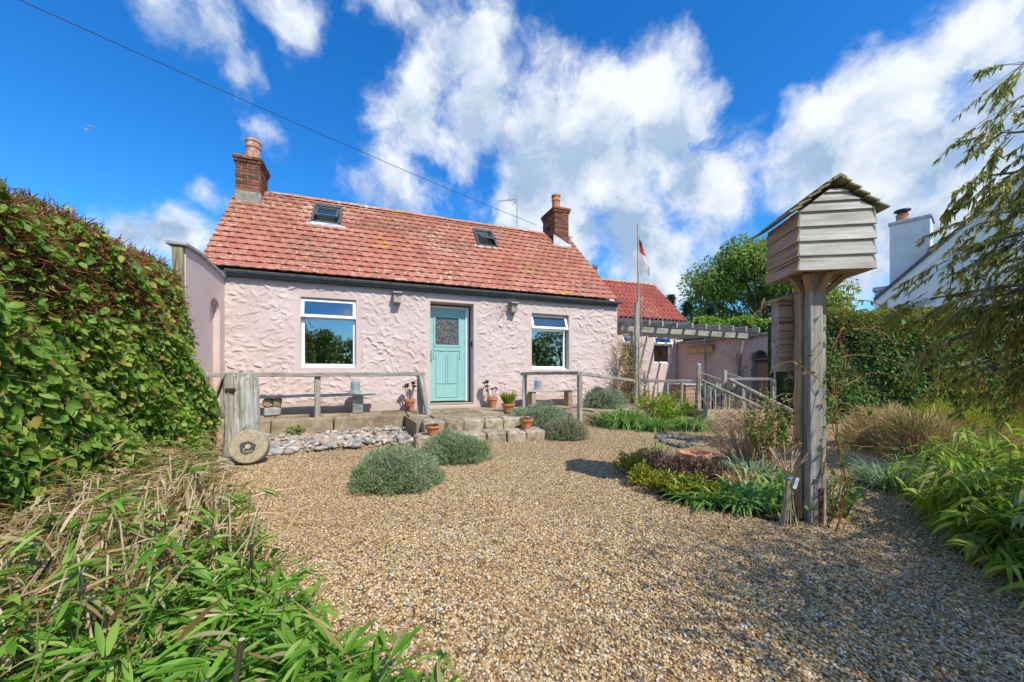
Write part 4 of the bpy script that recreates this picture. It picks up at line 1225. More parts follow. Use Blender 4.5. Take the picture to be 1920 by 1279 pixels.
# ================================================================== wall boxes
def birdbox(label, s, z, extra):
    t = thing('bird_box', label, 'bird box', HS(s, .02, z), HROT, 'bird boxes on the cottage front')
    MB().box(-.075, .075, -.17, -.012, 0, .21).build('box_body', WOOD_GREY, t, bevel=.004)
    MB().add([(-.09, -.22, .20), (.09, -.22, .20), (.09, 0, .25), (-.09, 0, .25), (-.09, -.22, .22), (.09, -.22, .22), (.09, 0, .27), (-.09, 0, .27)], [(0, 3, 2, 1), (4, 5, 6, 7), (0, 1, 5, 4), (1, 2, 6, 5), (2, 3, 7, 6), (3, 0, 4, 7)]).build('box_roof', WOOD_PALE, t)
    MB().lathe([(.018, 0), (.018, .004)], 12).build('entrance_hole', BLACK, t, loc=(0, -.172, .13), rot=(R(90), 0, 0))
    MB().box(-.045, .045, -.011, .0, -.05, .26).build('back_board', WOOD_GREY, t)
    return t
birdbox('small grey wooden bird box on the pink wall left of the door', -1.18, 2.60, 0)
birdbox('small grey wooden bird box on the pink wall between door and right window', 1.50, 2.56, 1)
nst = thing('dried_wreath', 'small dried brown sprig hanging beside the right bird box', 'sprig', HS(1.28, .1, 2.62), HROT)
vl = [l * np.array([1, 1, .5]) + np.array([0, -.04, 0]) for l in vine_twigs(14, None, .12, .03, rg)]
tubes('twigs', vl, [.003] * 14, TWIG, nst)
beam('hook', (0, -.02, .08), (.15, -.02, .10), .012, .012, RUST, nst, .001, 2)

# ================================================================== benches and what stands on them
def bench(label, s0, s1, zt, p, legs, legm):
    t = thing('plank_bench', label, 'bench', HS(0, 0, 0), HROT)
    beam('seat_plank', (s0, -p, zt), (s1, -p - .0, zt - .005), .28, .06, WOOD_PALE, t, .008, 9)
    for s in legs: legm(t, s, p, zt - .033)
    return t
def stone_leg(t, s, p, zt):
    rough_block('support_stone', .27, .24, (zt - TERR) * .5, GREYSTONE, t, (s, -p, TERR - .003), R(5), int(s * 10) + 5, .012, .03)
    rough_block('support_stone', .14, .22, (zt - TERR) * .5, STONE, t, (s - .065, -p, TERR + (zt - TERR) * .5 - .004), R(-4), int(s * 10) + 6, .01, .03)
    rough_block('support_stone', .13, .22, (zt - TERR) * .5, SLAB, t, (s + .075, -p, TERR + (zt - TERR) * .5 - .004), R(4), int(s * 10) + 7, .01, .03)
def block_leg(t, s, p, zt):
    MB().box(s - .06, s + .06, -p - .12, -p + .12, TERR - .003, zt + .005).build('support_block', STONE, t, bevel=.01)
def two_tone(t, s, p, zt):
    rough_block('support_block', .19, .22, (zt - TERR) * .48, GREYSTONE, t, (s, -p, TERR - .003), 0, 31, .004, .01)
    rough_block('support_block', .20, .22, (zt - TERR) * .52 + .004, WOOD_OLD, t, (s, -p, TERR + (zt - TERR) * .48 - .003), 0, 32, .004, .01)
b1 = thing('plank_bench', 'long grey plank bench on stacked stones under the left window', 'bench', HS(0, 0, 0), HROT)
beam('seat_plank', (-4.1, -.38, .655), (-1.62, -.38, .68), .30, .055, WOOD_PALE, b1, .008, 10)
stone_leg(b1, -3.42, .38, .632); two_tone(b1, -1.95, .38, .648)
b2 = thing('plank_bench', 'short grey plank bench on two blocks under the right window', 'bench', HS(0, 0, 0), HROT)
beam('seat_plank', (1.66, -.38, .675), (3.06, -.38, .68), .30, .05, WOOD_PALE, b2, .008, 8)
block_leg(b2, 1.86, .38, .648); block_leg(b2, 2.84, .38, .65)
def drinker(label, s, z):
    t = thing('poultry_drinker', label, 'drinker', HS(s, .38, z), HROT)
    MB().lathe([(.125, 0), (.13, .015), (.125, .04), (.10, .045)], 24).build('tray', GALV, t, smoothf=True)
    MB().lathe([(.09, .04), (.09, .16), (.094, .163), (.094, .172), (.09, .175), (.088, .22), (.07, .235), (.035, .24)], 24).build('drum', GALV, t, smoothf=True)
    MB().tube([(-.035, 0, .235), (-.035, 0, .29), (-.02, 0, .305), (.02, 0, .305), (.035, 0, .29), (.035, 0, .235)], .006, 6).build('handle', GALV, t, smoothf=True)
drinker('galvanised poultry drinker standing on the long left bench', -2.0, .703)
drinker('galvanised poultry drinker standing on the short right bench', 2.02, .70)

# pebbles
RINGS = stone_mat('blue_grey_cobble', [(.10, .105, .105), (.19, .195, .195), (.30, .30, .29)], 5, (.34, .32, .26), .25)
def pebble_mesh(seed):
    bm = bmesh.new()
    bmesh.ops.create_icosphere(bm, subdivisions=2, radius=1)
    rr = random.Random(seed)
    a, b, c = rr.uniform(.8, 1.2), rr.uniform(.65, .95), rr.uniform(.4, .65)
    ph = [rr.uniform(0, 6) for _ in range(3)]
    for v in bm.verts:
        k = 1 + .09 * math.sin(v.co.x * 2.3 + ph[0]) + .09 * math.sin(v.co.y * 2.7 + ph[1])
        v.co = Vector((v.co.x * a * k, v.co.y * b * k, v.co.z * c * k))
    for f in bm.faces: f.smooth = True
    me = bpy.data.meshes.new('pebble'); bm.to_mesh(me); bm.free()
    me.materials.append(PEBBLE)
    return me
PM = [pebble_mesh(i) for i in range(6)]
bed = thing('pebble_bed', None, None); bed['kind'] = 'structure'
cand = []
for i in range(1150):
    x, y = rg.uniform(488, 800), rg.uniform(800, 856)
    lo = 856 - (x - 488) * .075
    if y > lo or y < 806: continue
    cand.append(G(x, y))
rest = []
for i, c in enumerate(cand):
    r = min(.085, max(.02, rg.lognormal(-3.3, .36)))
    pz = r * .22 + (.05 * max(0, 1 - abs(c.x + 2.4)))
    if i < 300:
        o = link('pebble', PM[i % 6], None, bed, (c.x, c.y, pz + rg.uniform(0, .03)), (rg.normal(0, .25), rg.normal(0, .25), rg.uniform(0, 6.3)))
        o.scale = (r,) * 3
    else: rest.append((c, r, pz))
VV, FF, RR = [], [], []; c0 = 0
src = np.array([v.co for v in PM[0].vertices]); sf = np.array([p.vertices for p in PM[0].polygons])
for c, r, pz in rest:
    an = rg.uniform(0, 6.3); Rm = np.array([[math.cos(an), -math.sin(an), 0], [math.sin(an), math.cos(an), 0], [0, 0, 1]])
    VV.append(src @ Rm.T * r + np.array([c.x, c.y, pz])); FF.append(sf + c0); RR.append(np.full(len(src), rg.random())); c0 += len(src)
if VV: link('pebbles', fastmesh('pebbles', np.concatenate(VV), np.concatenate(FF), np.concatenate(RR), True), PEBBLE, bed)['kind'] = 'stuff'
for i in range(6):
    o = tag(link('pebble', PM[i % 6], None, None, HS(-3.95 + i * .13, .38 + rg.normal(0, .04), .70), (0, 0, i)), 'beach pebble lying in the row on the left end of the long bench', 'pebble', 'pebbles on the long bench')
    o.scale = (.055, .055, .045)
RM = []
for i in range(3):
    q = PM[i + 1].copy(); q.name = 'ring_stone'; q.materials.clear(); q.materials.append(RINGS); RM.append(q)
ring = [(1233, 820), (1243, 819), (1254, 819), (1266, 820), (1278, 822), (1288, 823), (1297, 827), (1299, 833), (1289, 836), (1278, 837), (1266, 834), (1254, 831), (1242, 827)]
for i, (x, y) in enumerate(ring):
    g_ = G(x, y + 3)
    o = tag(link('ring_stone', RM[i % 3], None, None, (g_.x, g_.y, .028), (0, 0, i * 1.3)), 'grey cobble in the small stone ring on the gravel', 'stone', 'small stone ring on the gravel')
    o.scale = (.062, .062, .085)
for i, (x, y, r) in enumerate([(400, 868, .16), (380, 880, .14), (372, 905, .10), (415, 875, .12), (498, 850, .11), (515, 842, .10)]):
    g_ = G(x, y)
    tag(rough_block('edging_stone', r * 2, r * 1.4, .07, GREYSTONE, None, (g_.x, g_.y, -.01), i, 120 + i, .015, .02), ['flat grey stone at the foot of the great timber post', 'flat grey stone lying left of the great timber post', 'small flat stone at the hedge foot', 'flat stone wedged between hedge and great post', 'flat slate-grey stone just right of the millstone', 'pale flat stone at the left end of the pebbles'][i], 'stone')

# ================================================================== great post and millstone
gp = G(434, 868); gp.y += .18
gpt = thing('great_timber_post', 'massive weathered old timber post at the end of the rail', 'post', gp)
bm = bmesh.new()
NZ, NA = 22, 28
rr = random.Random(5)
grow = [rr.uniform(-.025, .015) for _ in range(NA)]
V = []; Fq = []
for j in range(NZ + 1):
    t = j / NZ; z = -.03 + t * 1.09
    for i in range(NA):
        a = 2 * math.pi * i / NA
        ca, sa = math.cos(a), math.sin(a)
        r = 1 / max(abs(ca) / .165, abs(sa) / .15)
        r = min(r, .182) * (1 + .12 * (1 - t) ** 2)
        r += grow[i] * (.6 + .4 * math.sin(t * 7 + i)) + rr.uniform(-.006, .006)
        if j >= NZ - 1: r *= .97 if j == NZ - 1 else .9
        V.append((ca * r - .02 * t, sa * r, z + (.02 * math.sin(i * 1.7) if j == NZ else 0)))
for j in range(NZ):
    for i in range(NA): Fq.append((j * NA + i, j * NA + (i + 1) % NA, (j + 1) * NA + (i + 1) % NA, (j + 1) * NA + i))
Fq.append(tuple(range(NZ * NA, NZ * NA + NA)))
def old_post_mat():
    m, nt, b = newmat('sea_worn_timber', .85, .12)
    v = oc(nt, False)
    g = noise(nt, vmth(nt, 'MULTIPLY', v, (22, 22, 1.3)), 1.0, 7, .7, dist=.8)
    bl = noise(nt, v, 5.5, 5, .65)
    c = ramp(nt, g, [(.26, (.10, .085, .06)), (.42, (.34, .32, .26)), (.58, (.56, .55, .49)), (.75, (.70, .69, .64))])
    c = mix(nt, smooth(nt, bl, .58, .70), c, (.30, .17, .08))
    hole = smooth(nt, noise(nt, vmth(nt, 'MULTIPLY', v, (7, 7, 3.5)), 1.0, 3, .5), .36, .31)
    c = mix(nt, hole, c, (.05, .035, .025))
    L(nt, c, b.inputs['Base Color'])
    L(nt, bump(nt, mth(nt, 'SUBTRACT', g, hole), 1.0, .03), b.inputs['Normal'])
    return m
MB().add(V, Fq).build('timber', old_post_mat(), gpt, smoothf=True)
MB().box(-.09, .03, -.165, -.11, .86, .90).build('mortice_slot', CANE_D, gpt)
rl = []
for i in range(9):
    x0 = -.17 - i * .006
    rl.append(np.array([(-.12 + i * .004, -.12, 1.05), (x0, -.14 + i * .015, .98), (x0 - .05, -.16 + i * .015, .80), (x0 - .06 - .01 * i, -.15 + i * .012, .62 - .015 * (i % 4)), (x0 - .05, -.15, .50 - .03 * (i % 3))]))
rp_ = thing('rope_hank', 'frayed hank of pale rope hanging on the great timber post', 'rope', gp)
tubes('strands', rl, [.008] * len(rl), ROPE, rp_, 5)

ms = thing('millstone', 'round gritstone millstone with dark centre leaning on the great post', 'millstone')
mc = Vector((-3.13, 4.46, .205))
def mill_mat():
    m, nt, b = newmat('worn_millstone', .92, .12)
    v = oc(nt, False)
    n = noise(nt, v, 26, 7, .7)
    c = ramp(nt, n, [(.3, (.25, .20, .13)), (.5, (.40, .33, .22)), (.7, (.50, .43, .32))])
    sp = nd(nt, 'ShaderNodeSeparateXYZ', {0: v}).outputs
    rad = mth(nt, 'SQRT', mth(nt, 'ADD', mth(nt, 'POWER', sp[0], 2.0), mth(nt, 'POWER', mth(nt, 'ADD', sp[1], .015), 2.0)))
    patch = smooth(nt, mth(nt, 'MULTIPLY_ADD', mth(nt, 'SUBTRACT', noise(nt, v, 9, 3), .5), .12, rad), .082, .073)
    patch = mth(nt, 'MULTIPLY', patch, smooth(nt, sp[2], .05, .06))
    c = mix(nt, patch, c, (.075, .08, .085))
    L(nt, c, b.inputs['Base Color'])
    L(nt, bump(nt, n, .7, .02), b.inputs['Normal'])
    return m
o = MB().lathe([(.026, .082), (.185, .085), (.197, .072), (.20, 0), (.197, -.072), (.185, -.085), (.026, -.085)], 40, cap=False).build('stone_disc', mill_mat(), ms, smoothf=True)
o.location = mc; face = Vector((.34, -.86, .20)).normalized(); o.rotation_euler = face.to_track_quat('Z', 'Y').to_euler()
o2 = MB().lathe([(.028, .0), (.028, .06)], 14).build('bore', TWIG_TAN, ms); o2.location = mc + face * .03; o2.rotation_euler = o.rotation_euler

# ================================================================== aerial and cable
ae = thing('television_aerial', 'grey television aerial on a tall mast above the ridge', 'aerial', HS(2.46, -2.06, RZ), HROT)
MB().tube([(0, 0, -.1), (0, 0, 1.0)], .016, 8).build('mast', STEEL, ae)
MB().tube([(.02, 0, .96), (-.62, 0, .80)], .011, 6).build('boom', STEEL, ae)
for i in range(9):
    x = -.10 - i * .06
    MB().tube([(x, -.10, .96 + x * .25 + .0), (x, .10, .96 + x * .25)], .005, 5).build('element', STEEL, ae)
for z in (-.12, -.04, .05, .13): MB().tube([(-.02 - abs(z) * .6, -.16, .94 + z), (-.02 - abs(z) * .6, .16, .94 + z)], .006, 5).build('reflector', STEEL, ae)
A_ = HS(3.24, -2.3, 5.80); Bp = cam.location + Vector(((66 - CX) / F, 1, (HY + 8) / F)) * 5.0
Bp = A_ + (Bp - A_) * 1.6
cp = []
for i in range(40):
    t = i / 39
    q = A_.lerp(Bp, t); q.z -= .16 * 4 * t * (1 - t)
    cp.append(q)
o = MB().tube(cp, .0055, 6).build('overhead_cable', BLACK)
tag(o, 'thin black overhead cable running from the sky to the right chimney', 'cable')
# ================================================================== dovecote
dv = thing('dovecote', 'boarded wooden dovecote with shingled gable roof on a tall double post', 'dovecote', (2.20, 2.73, 0), R(-8))
bx = .028                                                  # box centre off the post
HW, HD, ZB, ZE, ZA = .232, .19, 1.78, 2.18, 2.385
def lap_board(poly_w0, poly_w1, z0, z1, y, tilt, mat, name='front_board', flip=1):
    """a lapped board across x: widths at bottom and top, its lower edge standing proud"""
    t = .014
    (a0, b0), (a1, b1) = poly_w0, poly_w1
    yo = y - .016 * flip
    v = [(a0, yo, z0), (b0, yo, z0), (b1, y, z1), (a1, y, z1), (a0, yo + t * flip, z0), (b0, yo + t * flip, z0), (b1, y + t * flip, z1), (a1, y + t * flip, z1)]
    return v, [(0, 1, 2, 3), (7, 6, 5, 4), (0, 4, 5, 1), (1, 5, 6, 2), (2, 6, 7, 3), (3, 7, 4, 0)]
def put(name, v, f, mat, parent, along='x'):
    """re-seat a board in its own frame so the grain runs along it"""
    c = Vector((sum(p[0] for p in v) / 8, sum(p[1] for p in v) / 8, sum(p[2] for p in v) / 8))
    rot = 0 if along == 'x' else R(90)
    Mi = Matrix.Rotation(-rot, 3, 'Z')
    m = MB(); m.add([Mi @ (Vector(p) - c) for p in v], f)
    return m.build(name, mat, parent, loc=c, rot=(0, 0, rot), bevel=.0025)
rows = [(ZB + i * .100, ZB + (i + 1) * .100 + .012) for i in range(4)] + [(2.182, 2.255), (2.248, 2.312), (2.306, 2.335)]
gw = lambda z: HW if z <= ZE else max(.02, HW * (2.362 - z) / (2.362 - ZE))
for sgn, nm in ((-1, 'front_board'), (1, 'rear_board')):
    for i, (a, b) in enumerate(rows):
        j = random.uniform(-.003, .003)
        v, f = lap_board((bx - gw(a) - .004 + j, bx + gw(a) + .004 + j), (bx - gw(b), bx + gw(b)), a, b, sgn * HD, 0, None, flip=-sgn if sgn > 0 else 1)
        put(nm, v, f, WOOD_PALE, dv)
for sgn in (-1, 1):
    for i, (a, b) in enumerate(rows[:4]):
        t = .014; xo = bx + sgn * (HW + .016); xi = bx + sgn * HW
        y0, y1 = -HD - .010, HD + .010
        v = [(xo, y0, a), (xo, y1, a), (xi, y1, b), (xi, y0, b), (xo - sgn * t, y0, a), (xo - sgn * t, y1, a), (xi - sgn * t, y1, b), (xi - sgn * t, y0, b)]
        put('side_board', v, [(0, 1, 2, 3), (7, 6, 5, 4), (0, 4, 5, 1), (1, 5, 6, 2), (2, 6, 7, 3), (3, 7, 4, 0)], WOOD_WARM if sgn < 0 else WOOD_PALE, dv, 'y')
MB().box(bx - HW + .016, bx + HW - .016, -HD + .016, HD - .016, ZB + .012, ZB + .03).build('floor_board', WOOD_WARM, dv)
MB().prism([(bx - HW + .03, ZB + .03), (bx + HW - .03, ZB + .03), (bx + HW - .03, ZE), (bx, ZA - .08), (bx - HW + .03, ZE)], -HD + .03, HD - .03, 'y').build('inner_box', WOOD_WARM, dv)
for sgn in (-1, 1):                                        # roof shingle boards, each lapping the one below
    sx, sz = sgn * (HW + .055), -(HW + .055) * .80
    slen = math.hypot(sx, sz); n = 5
    ux, uz = -sx / slen, -sz / slen                        # up the slope
    nx, nz = (-uz, ux) if sgn > 0 else (uz, -ux)
    nx, nz = (abs(nz) * 0 + sgn * uz, abs(ux))
    for i in range(n):
        a0 = i / n * slen; a1 = (i + 1.18) / n * slen if i < n - 1 else slen
        ox, oz = bx + sx + 0, ZA + sz
        e0, e1 = .022, .004
        P = lambda a, e: (ox + ux * a + nx * e, oz + uz * a + nz * e)
        q = [P(a0, e0), P(a1, e1), P(a1, e1 + .014), P(a0, e0 + .014)]
        yj = random.uniform(-.006, .006)
        v = [(x, -HD - .035 + yj, z) for x, z in q] + [(x, HD + .075 + yj, z) for x, z in q]
        put('roof_shingle', v, [(0, 1, 2, 3), (7, 6, 5, 4), (0, 4, 5, 1), (1, 5, 6, 2), (2, 6, 7, 3), (3, 7, 4, 0)], WOOD_OLIVE, dv, 'y')
MB().prism([(bx - .04, ZA - .015), (bx, ZA + .012), (bx + .04, ZA - .015), (bx + .04, ZA + .008), (bx, ZA + .032), (bx - .04, ZA + .008)], -HD - .045, HD + .085, 'y').build('ridge_board', WOOD_OLIVE, dv)
beam('main_post', (-.02, -.02, -.05), (-.018, -.02, ZB + .01), .095, .095, WOOD_GREY, dv, .003, 10, .012, roll=0)
beam('side_post', (.052, .012, -.05), (.054, .012, ZB + .01), .085, .042, WOOD_GREY, dv, .003, 10, .008)
beam('side_post', (-.088, .02, -.03), (-.082, .02, ZB - .02), .06, .034, WOOD_WARM, dv, .004, 10, .008)
for x, y in ((-.19, 0), (.24, 0), (.02, -.16), (.02, .16), (-.15, -.13)):
    beam('brace', (x * .28, y * .3, ZB - .125), (x * .80 + .015, y * .8, ZB + .005), .045, .035, WOOD_WARM, dv, .002, 3, .004)
MB().box(.0, .026, -.078, -.069, -.02, .26).build('iron_strap', RUST, dv, bevel=.002)
for z in (.04, .13, .22): MB().lathe([(.007, 0), (.005, .006)], 8).build('bolt', RUST, dv, loc=(.013, -.079, z), rot=(R(90), 0, 0))

nbx = thing('nest_box', 'tall narrow nest box of lapped boards hung behind the dovecote post', 'nest box', (2.125, 2.93, 0), R(-8))
zt_, zb_ = EYE + (HY - 572) / F * 2.93, EYE + (HY - 697) / F * 2.93
for i in range(5):
    a = zb_ + (zt_ - zb_) * i / 5; b = zb_ + (zt_ - zb_) * (i + 1) / 5 + .012
    v = [(-.07, -.09, a), (.03, -.09, a), (.03, -.075, b), (-.07, -.075, b), (-.07, -.077, a), (.03, -.077, a), (.03, -.062, b), (-.07, -.062, b)]
    put('front_board', v, [(0, 1, 2, 3), (7, 6, 5, 4), (0, 4, 5, 1), (1, 5, 6, 2), (2, 6, 7, 3), (3, 7, 4, 0)], WOOD_WARM, nbx)
MB().box(-.068, .05, -.07, .03, zb_, zt_ + .03).build('box_body', WOOD_GREY, nbx)
MB().add([(-.10, -.12, zt_ + .01), (.08, -.12, zt_ + .06), (.08, .06, zt_ + .08), (-.10, .06, zt_ + .03), (-.10, -.12, zt_ + .022), (.08, -.12, zt_ + .072), (.08, .06, zt_ + .092), (-.10, .06, zt_ + .042)], [(0, 3, 2, 1), (4, 5, 6, 7), (0, 1, 5, 4), (1, 2, 6, 5), (2, 3, 7, 6), (3, 0, 4, 7)]).build('box_roof', WOOD_GREY, nbx)

# climbing rose up the dovecote post
rg = np.random.default_rng(21)
rs = thing('climbing_rose', 'thin thorny climber with sparse leaves winding up the dovecote post', 'climber', (2.20, 2.73, 0), R(-8))
ln_ = []
for i in range(9):
    a0 = rg.uniform(0, 6.3); r0 = rg.uniform(.10, .15); hh = rg.uniform(.7, 1.75); pts = []
    for j in range(14):
        t = j / 13
        a = a0 + t * rg.uniform(1.0, 2.2); r = r0 + .04 * math.sin(t * 9 + i) + .02
        pts.append((r * math.cos(a), r * math.sin(a) - .03, t * hh))
    ln_.append(np.array(pts))
for i in range(12):                                        # free-hanging shoots
    z0 = rg.uniform(.5, 1.7); p0 = np.array([rg.choice([-.12, .12]), -.08, z0]); dd = np.array([np.sign(p0[0]) * rg.uniform(.3, 1), rg.uniform(-.6, .3), rg.uniform(-.2, .5)])
    pts = [p0]
    for j in range(9):
        dd = dd + rg.normal(0, .22, 3) + np.array([0, 0, -.16]); pts.append(pts[-1] + dd / np.linalg.norm(dd) * .045)
    ln_.append(np.array(pts))
tubes('stems', ln_, [(.004, .002)] * len(ln_), TWIG_RED, rs)
q = np.concatenate(ln_); q = q[rg.integers(0, len(q), 190)]
blades('leaves', q, sph(190, rg), rg.uniform(.025, .05, 190), rg.uniform(.018, .03, 190), .3, [.3, 1, .8, .05], LF_ROSE, rs, rng=rg)
rf = thing('tied_stem_bundle', 'bundle of dry straw stems tied with blue twine by the dovecote post', 'bundle', G(1488, 990) + Vector((0, .05, 0)))
ln_ = []
for i in range(26):
    a = rg.uniform(0, 6.3); ln_.append(np.array([(.055 * math.cos(a), .05 * math.sin(a), 0), (.028 * math.cos(a + .3), .025 * math.sin(a + .3), .16), (.014 * math.cos(a + .6), .014 * math.sin(a + .6), .33), (.05 * math.cos(a), .05 * math.sin(a), .42), (.12 * math.cos(a), .10 * math.sin(a), .50 + rg.uniform(-.03, .08))]))
tubes('stems', ln_, [(.005, .003)] * 26, TWIG_TAN, rf)
MB().lathe([(.021, 0), (.024, .008), (.021, .016)], 12, (0, 0, .325), cap=False).build('twine', BLUE_T, rf)
MB().box(-.075, -.05, -.03, -.028, .26, .34).build('plant_label', WHITE_P, rf, rot=(0, R(18), 0))

# ================================================================== planting helpers
def place(px, py, dy=0.0, z=0.0):
    g_ = G(px, py, z); g_.y += dy
    return g_
def mound(name, label, cat, loc, rx, ry, h, mat, n=1500, needles=7, nl=(.02, .045), nw=.005, sprig=.075, mat2=None, f2=.0, seed=1, group=None, lump=.13, droop=.0, prof=(.5, 1, .1), stemm=None):
    rng = np.random.default_rng(seed)
    t = thing(name, label, cat, loc, 0, group)
    d = sph(n, rng); d[:, 2] = np.abs(d[:, 2])
    ph = rng.uniform(0, 6, 6)
    lum = 1 + lump * (np.sin(d[:, 0] * 4 + ph[0]) * np.sin(d[:, 1] * 4 + ph[1]) + .6 * np.sin(d[:, 0] * 9 + ph[2]) * np.sin(d[:, 2] * 8 + ph[3]))
    r = rng.uniform(.80, 1.0, n) * lum
    base = d * np.array([rx, ry, h]) * r[:, None]
    ax = unit(d * np.array([1 / rx, 1 / ry, 1 / h]) * .35 + np.array([0, 0, .8]) + rng.normal(0, .35, (n, 3)))
    k = needles
    tt = np.tile(np.linspace(0, 1, k), n)
    B = np.repeat(base, k, 0) + np.repeat(ax, k, 0) * (tt * sprig)[:, None]
    D = np.repeat(ax, k, 0) * .8 + rng.normal(0, .55, (n * k, 3))
    rn = np.clip(np.repeat(rng.random(n), k) * .7 + rng.random(n * k) * .3, 0, 1)
    B[:, 2] = np.maximum(B[:, 2], .004)
    sel = rng.random(n) < f2
    s2 = np.repeat(sel, k)
    ll = rng.uniform(*nl, n * k)
    blades('foliage', B[~s2], D[~s2], ll[~s2], nw, droop, prof, mat, t, rn[~s2], .3, rng)
    if mat2 is not None and s2.any(): blades('flower_spikes', B[s2], D[s2], ll[s2], nw * 1.3, droop, prof, mat2, t, rn[s2], .3, rng)
    # woody middle that the leaves grow from
    bm = bmesh.new(); bmesh.ops.create_uvsphere(bm, u_segments=20, v_segments=10, radius=1)
    for v in bm.verts: v.co = Vector((v.co.x * rx * .84, v.co.y * ry * .84, max(0, v.co.z) * h * .84))
    me = bpy.data.meshes.new('woody_middle'); bm.to_mesh(me); bm.free()
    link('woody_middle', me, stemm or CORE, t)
    return t
def strap_clump(name, label, cat, loc, rad, h, n, mat, w=.014, seed=1, spread=1.0, dr=.95, group=None, flop=0):
    rng = np.random.default_rng(seed)
    t = thing(name, label, cat, loc, 0, group)
    a = rng.uniform(0, 2 * np.pi, n); r = np.sqrt(rng.random(n)) * rad * .6
    base = np.stack([np.cos(a) * r, np.sin(a) * r, np.zeros(n)], 1)
    tilt = rng.uniform(.1, 1.0, n) * spread
    a2 = a + rng.normal(0, .5, n)
    d = np.stack([np.cos(a2) * tilt, np.sin(a2) * tilt, np.ones(n)], 1)
    d[:, 0] += flop
    ln = rng.uniform(.65, 1.2, n) * h * 1.35
    blades('leaves', base, d, ln, rng.uniform(.7, 1.2, n) * w, rng.uniform(.5, 1.1, n) * dr, [.7, 1, 1, .8, .5, .05], mat, t, None, .85, rng)
    return t
def leafy(name, label, cat, loc, rx, ry, h, mat, n, ll, lw, seed=1, group=None, stem_n=24, stemm=TWIG, low=0.0, droop=.25, prof=(.25, 1, .75, .05), upb=.5):
    rng = np.random.default_rng(seed)
    t = thing(name, label, cat, loc, 0, group)
    lines = []
    for i in range(stem_n):
        a = rng.uniform(0, 2 * np.pi); rr_ = math.sqrt(rng.random())
        top = np.array([math.cos(a) * rr_ * rx, math.sin(a) * rr_ * ry, h * rng.uniform(.65, 1.0) * math.sqrt(max(.12, 1 - .75 * rr_ * rr_))])
        b0 = np.array([top[0] * .3, top[1] * .3, 0])
        mid = b0 * .4 + top * .6 + rng.normal(0, .02, 3); mid[2] = top[2] * .55
        lines.append(np.array([b0, mid, top]))
    tubes('stems', lines, [(.006, .002)] * stem_n, stemm, t)
    li = rng.integers(0, stem_n, n); tt = rng.uniform(low, 1, n) ** .7
    A = np.array(lines)
    P = np.where((tt < .5)[:, None], A[li, 0] + (A[li, 1] - A[li, 0]) * (tt * 2)[:, None], A[li, 1] + (A[li, 2] - A[li, 1]) * (tt * 2 - 1)[:, None])
    sp_ = .22 * max(rx, ry)
    P = P + rng.normal(0, 1, (n, 3)) * np.array([sp_ * .45, sp_ * .45, sp_ * .25]); P[:, 2] = np.maximum(P[:, 2], .01)
    D = unit(np.stack([P[:, 0], P[:, 1], np.full(n, upb * max(rx, ry))], 1)) + rng.normal(0, .5, (n, 3))
    blades('leaves', P, D, rng.uniform(*ll, n), rng.uniform(*lw, n), droop, list(prof), mat, t, None, .5, rng)
    return t
def terracotta(loc, r, h, parent, name='pot', mat=POT, fill=SOIL):
    MB().lathe([(r * .68, 0), (r * .92, h * .72), (r * .94, h * .74), (r * 1.08, h * .75), (r * 1.1, h * .98), (r * 1.05, h), (r * .95, h), (r * .93, h * .80)], 28, cap=False).build(name, mat, parent, smoothf=True)
    MB().lathe([(.001, h * .85), (r * .94, h * .84)], 20, cap=False).build('soil', fill, parent)
    MB().lathe([(.001, .002), (r * .68, .002)], 20, cap=False).build('pot_base', mat, parent)

POT_PALE = plain('faded_terracotta', (.58, .30, .19), .88, .12, var=.25, scale=8, bmp=.2)
# lavender and other mounds
mound('lavender', 'nearest rounded grey-green lavender mound on the gravel', 'lavender', place(726, 928, .0) + Vector((0, .26, 0)), .42, .32, .33, LF_LAV, 3400, 8, (.018, .04), .0042, .06, seed=31)
mound('lavender', 'second lavender mound, behind the nearest one and left of the steps', 'lavender', place(844, 872) + Vector((.0, .28, 0)), .46, .34, .30, LF_LAV, 3000, 8, (.018, .04), .0045, .06, seed=32)
mound('lavender', 'silvery lavender spilling over the right side of the steps', 'lavender', HS(1.12, 2.28, .06), .66, .44, .42, LF_SANT, 2000, 8, (.02, .045), .006, .08, LF_LAV, .45, seed=33)
mound('lavender', 'faded pinkish lavender at the right foot of the steps', 'lavender', HS(1.32, 2.98, 0), .36, .30, .32, LF_LAV, 1200, 8, (.02, .04), .005, .08, LF_PINKH, .5, seed=34)
mound('lavender', 'silver-grey round bush against the cottage right corner', 'shrub', HS(3.35, 1.15, TERR), .44, .40, .42, LF_SANT, 1500, 7, (.025, .05), .007, .08, seed=35)
strap_clump('strap_clump', 'green strap-leaved clump left of the flagpole', 'plant', place(1168, 800), .46, .62, 800, LF_STRAP, .018, 41)
strap_clump('strap_clump', 'fresh green strap-leaved clump just under the flagpole', 'plant', place(1222, 806), .34, .42, 420, LF_STRAP, .018, 42)
strap_clump('strap_clump', 'green strap-leaved clump right of the lime shrub by the side steps', 'plant', place(1295, 806), .36, .46, 460, LF_STRAP, .018, 43)
leafy('lime_shrub', 'lime green leafy shrub behind the strap-leaved clumps', 'shrub', place(1255, 797) + Vector((0, .35, 0)), .62, .45, .78, LF_LIME, 2600, (.04, .08), (.02, .035), 44)
leafy('lime_shrub', 'small lime green plant beside the flagpole foot', 'shrub', place(1222, 780) + Vector((.12, .9, .1)), .26, .25, .66, LF_LIME, 600, (.04, .07), (.02, .03), 45)
leafy('weed', 'small yellow-green weed growing between the kerb stones and pebbles', 'plant', HS(-2.95, 1.0, .03), .16, .10, .17, LF_LIME, 240, (.02, .04), (.014, .024), 46, stem_n=12)

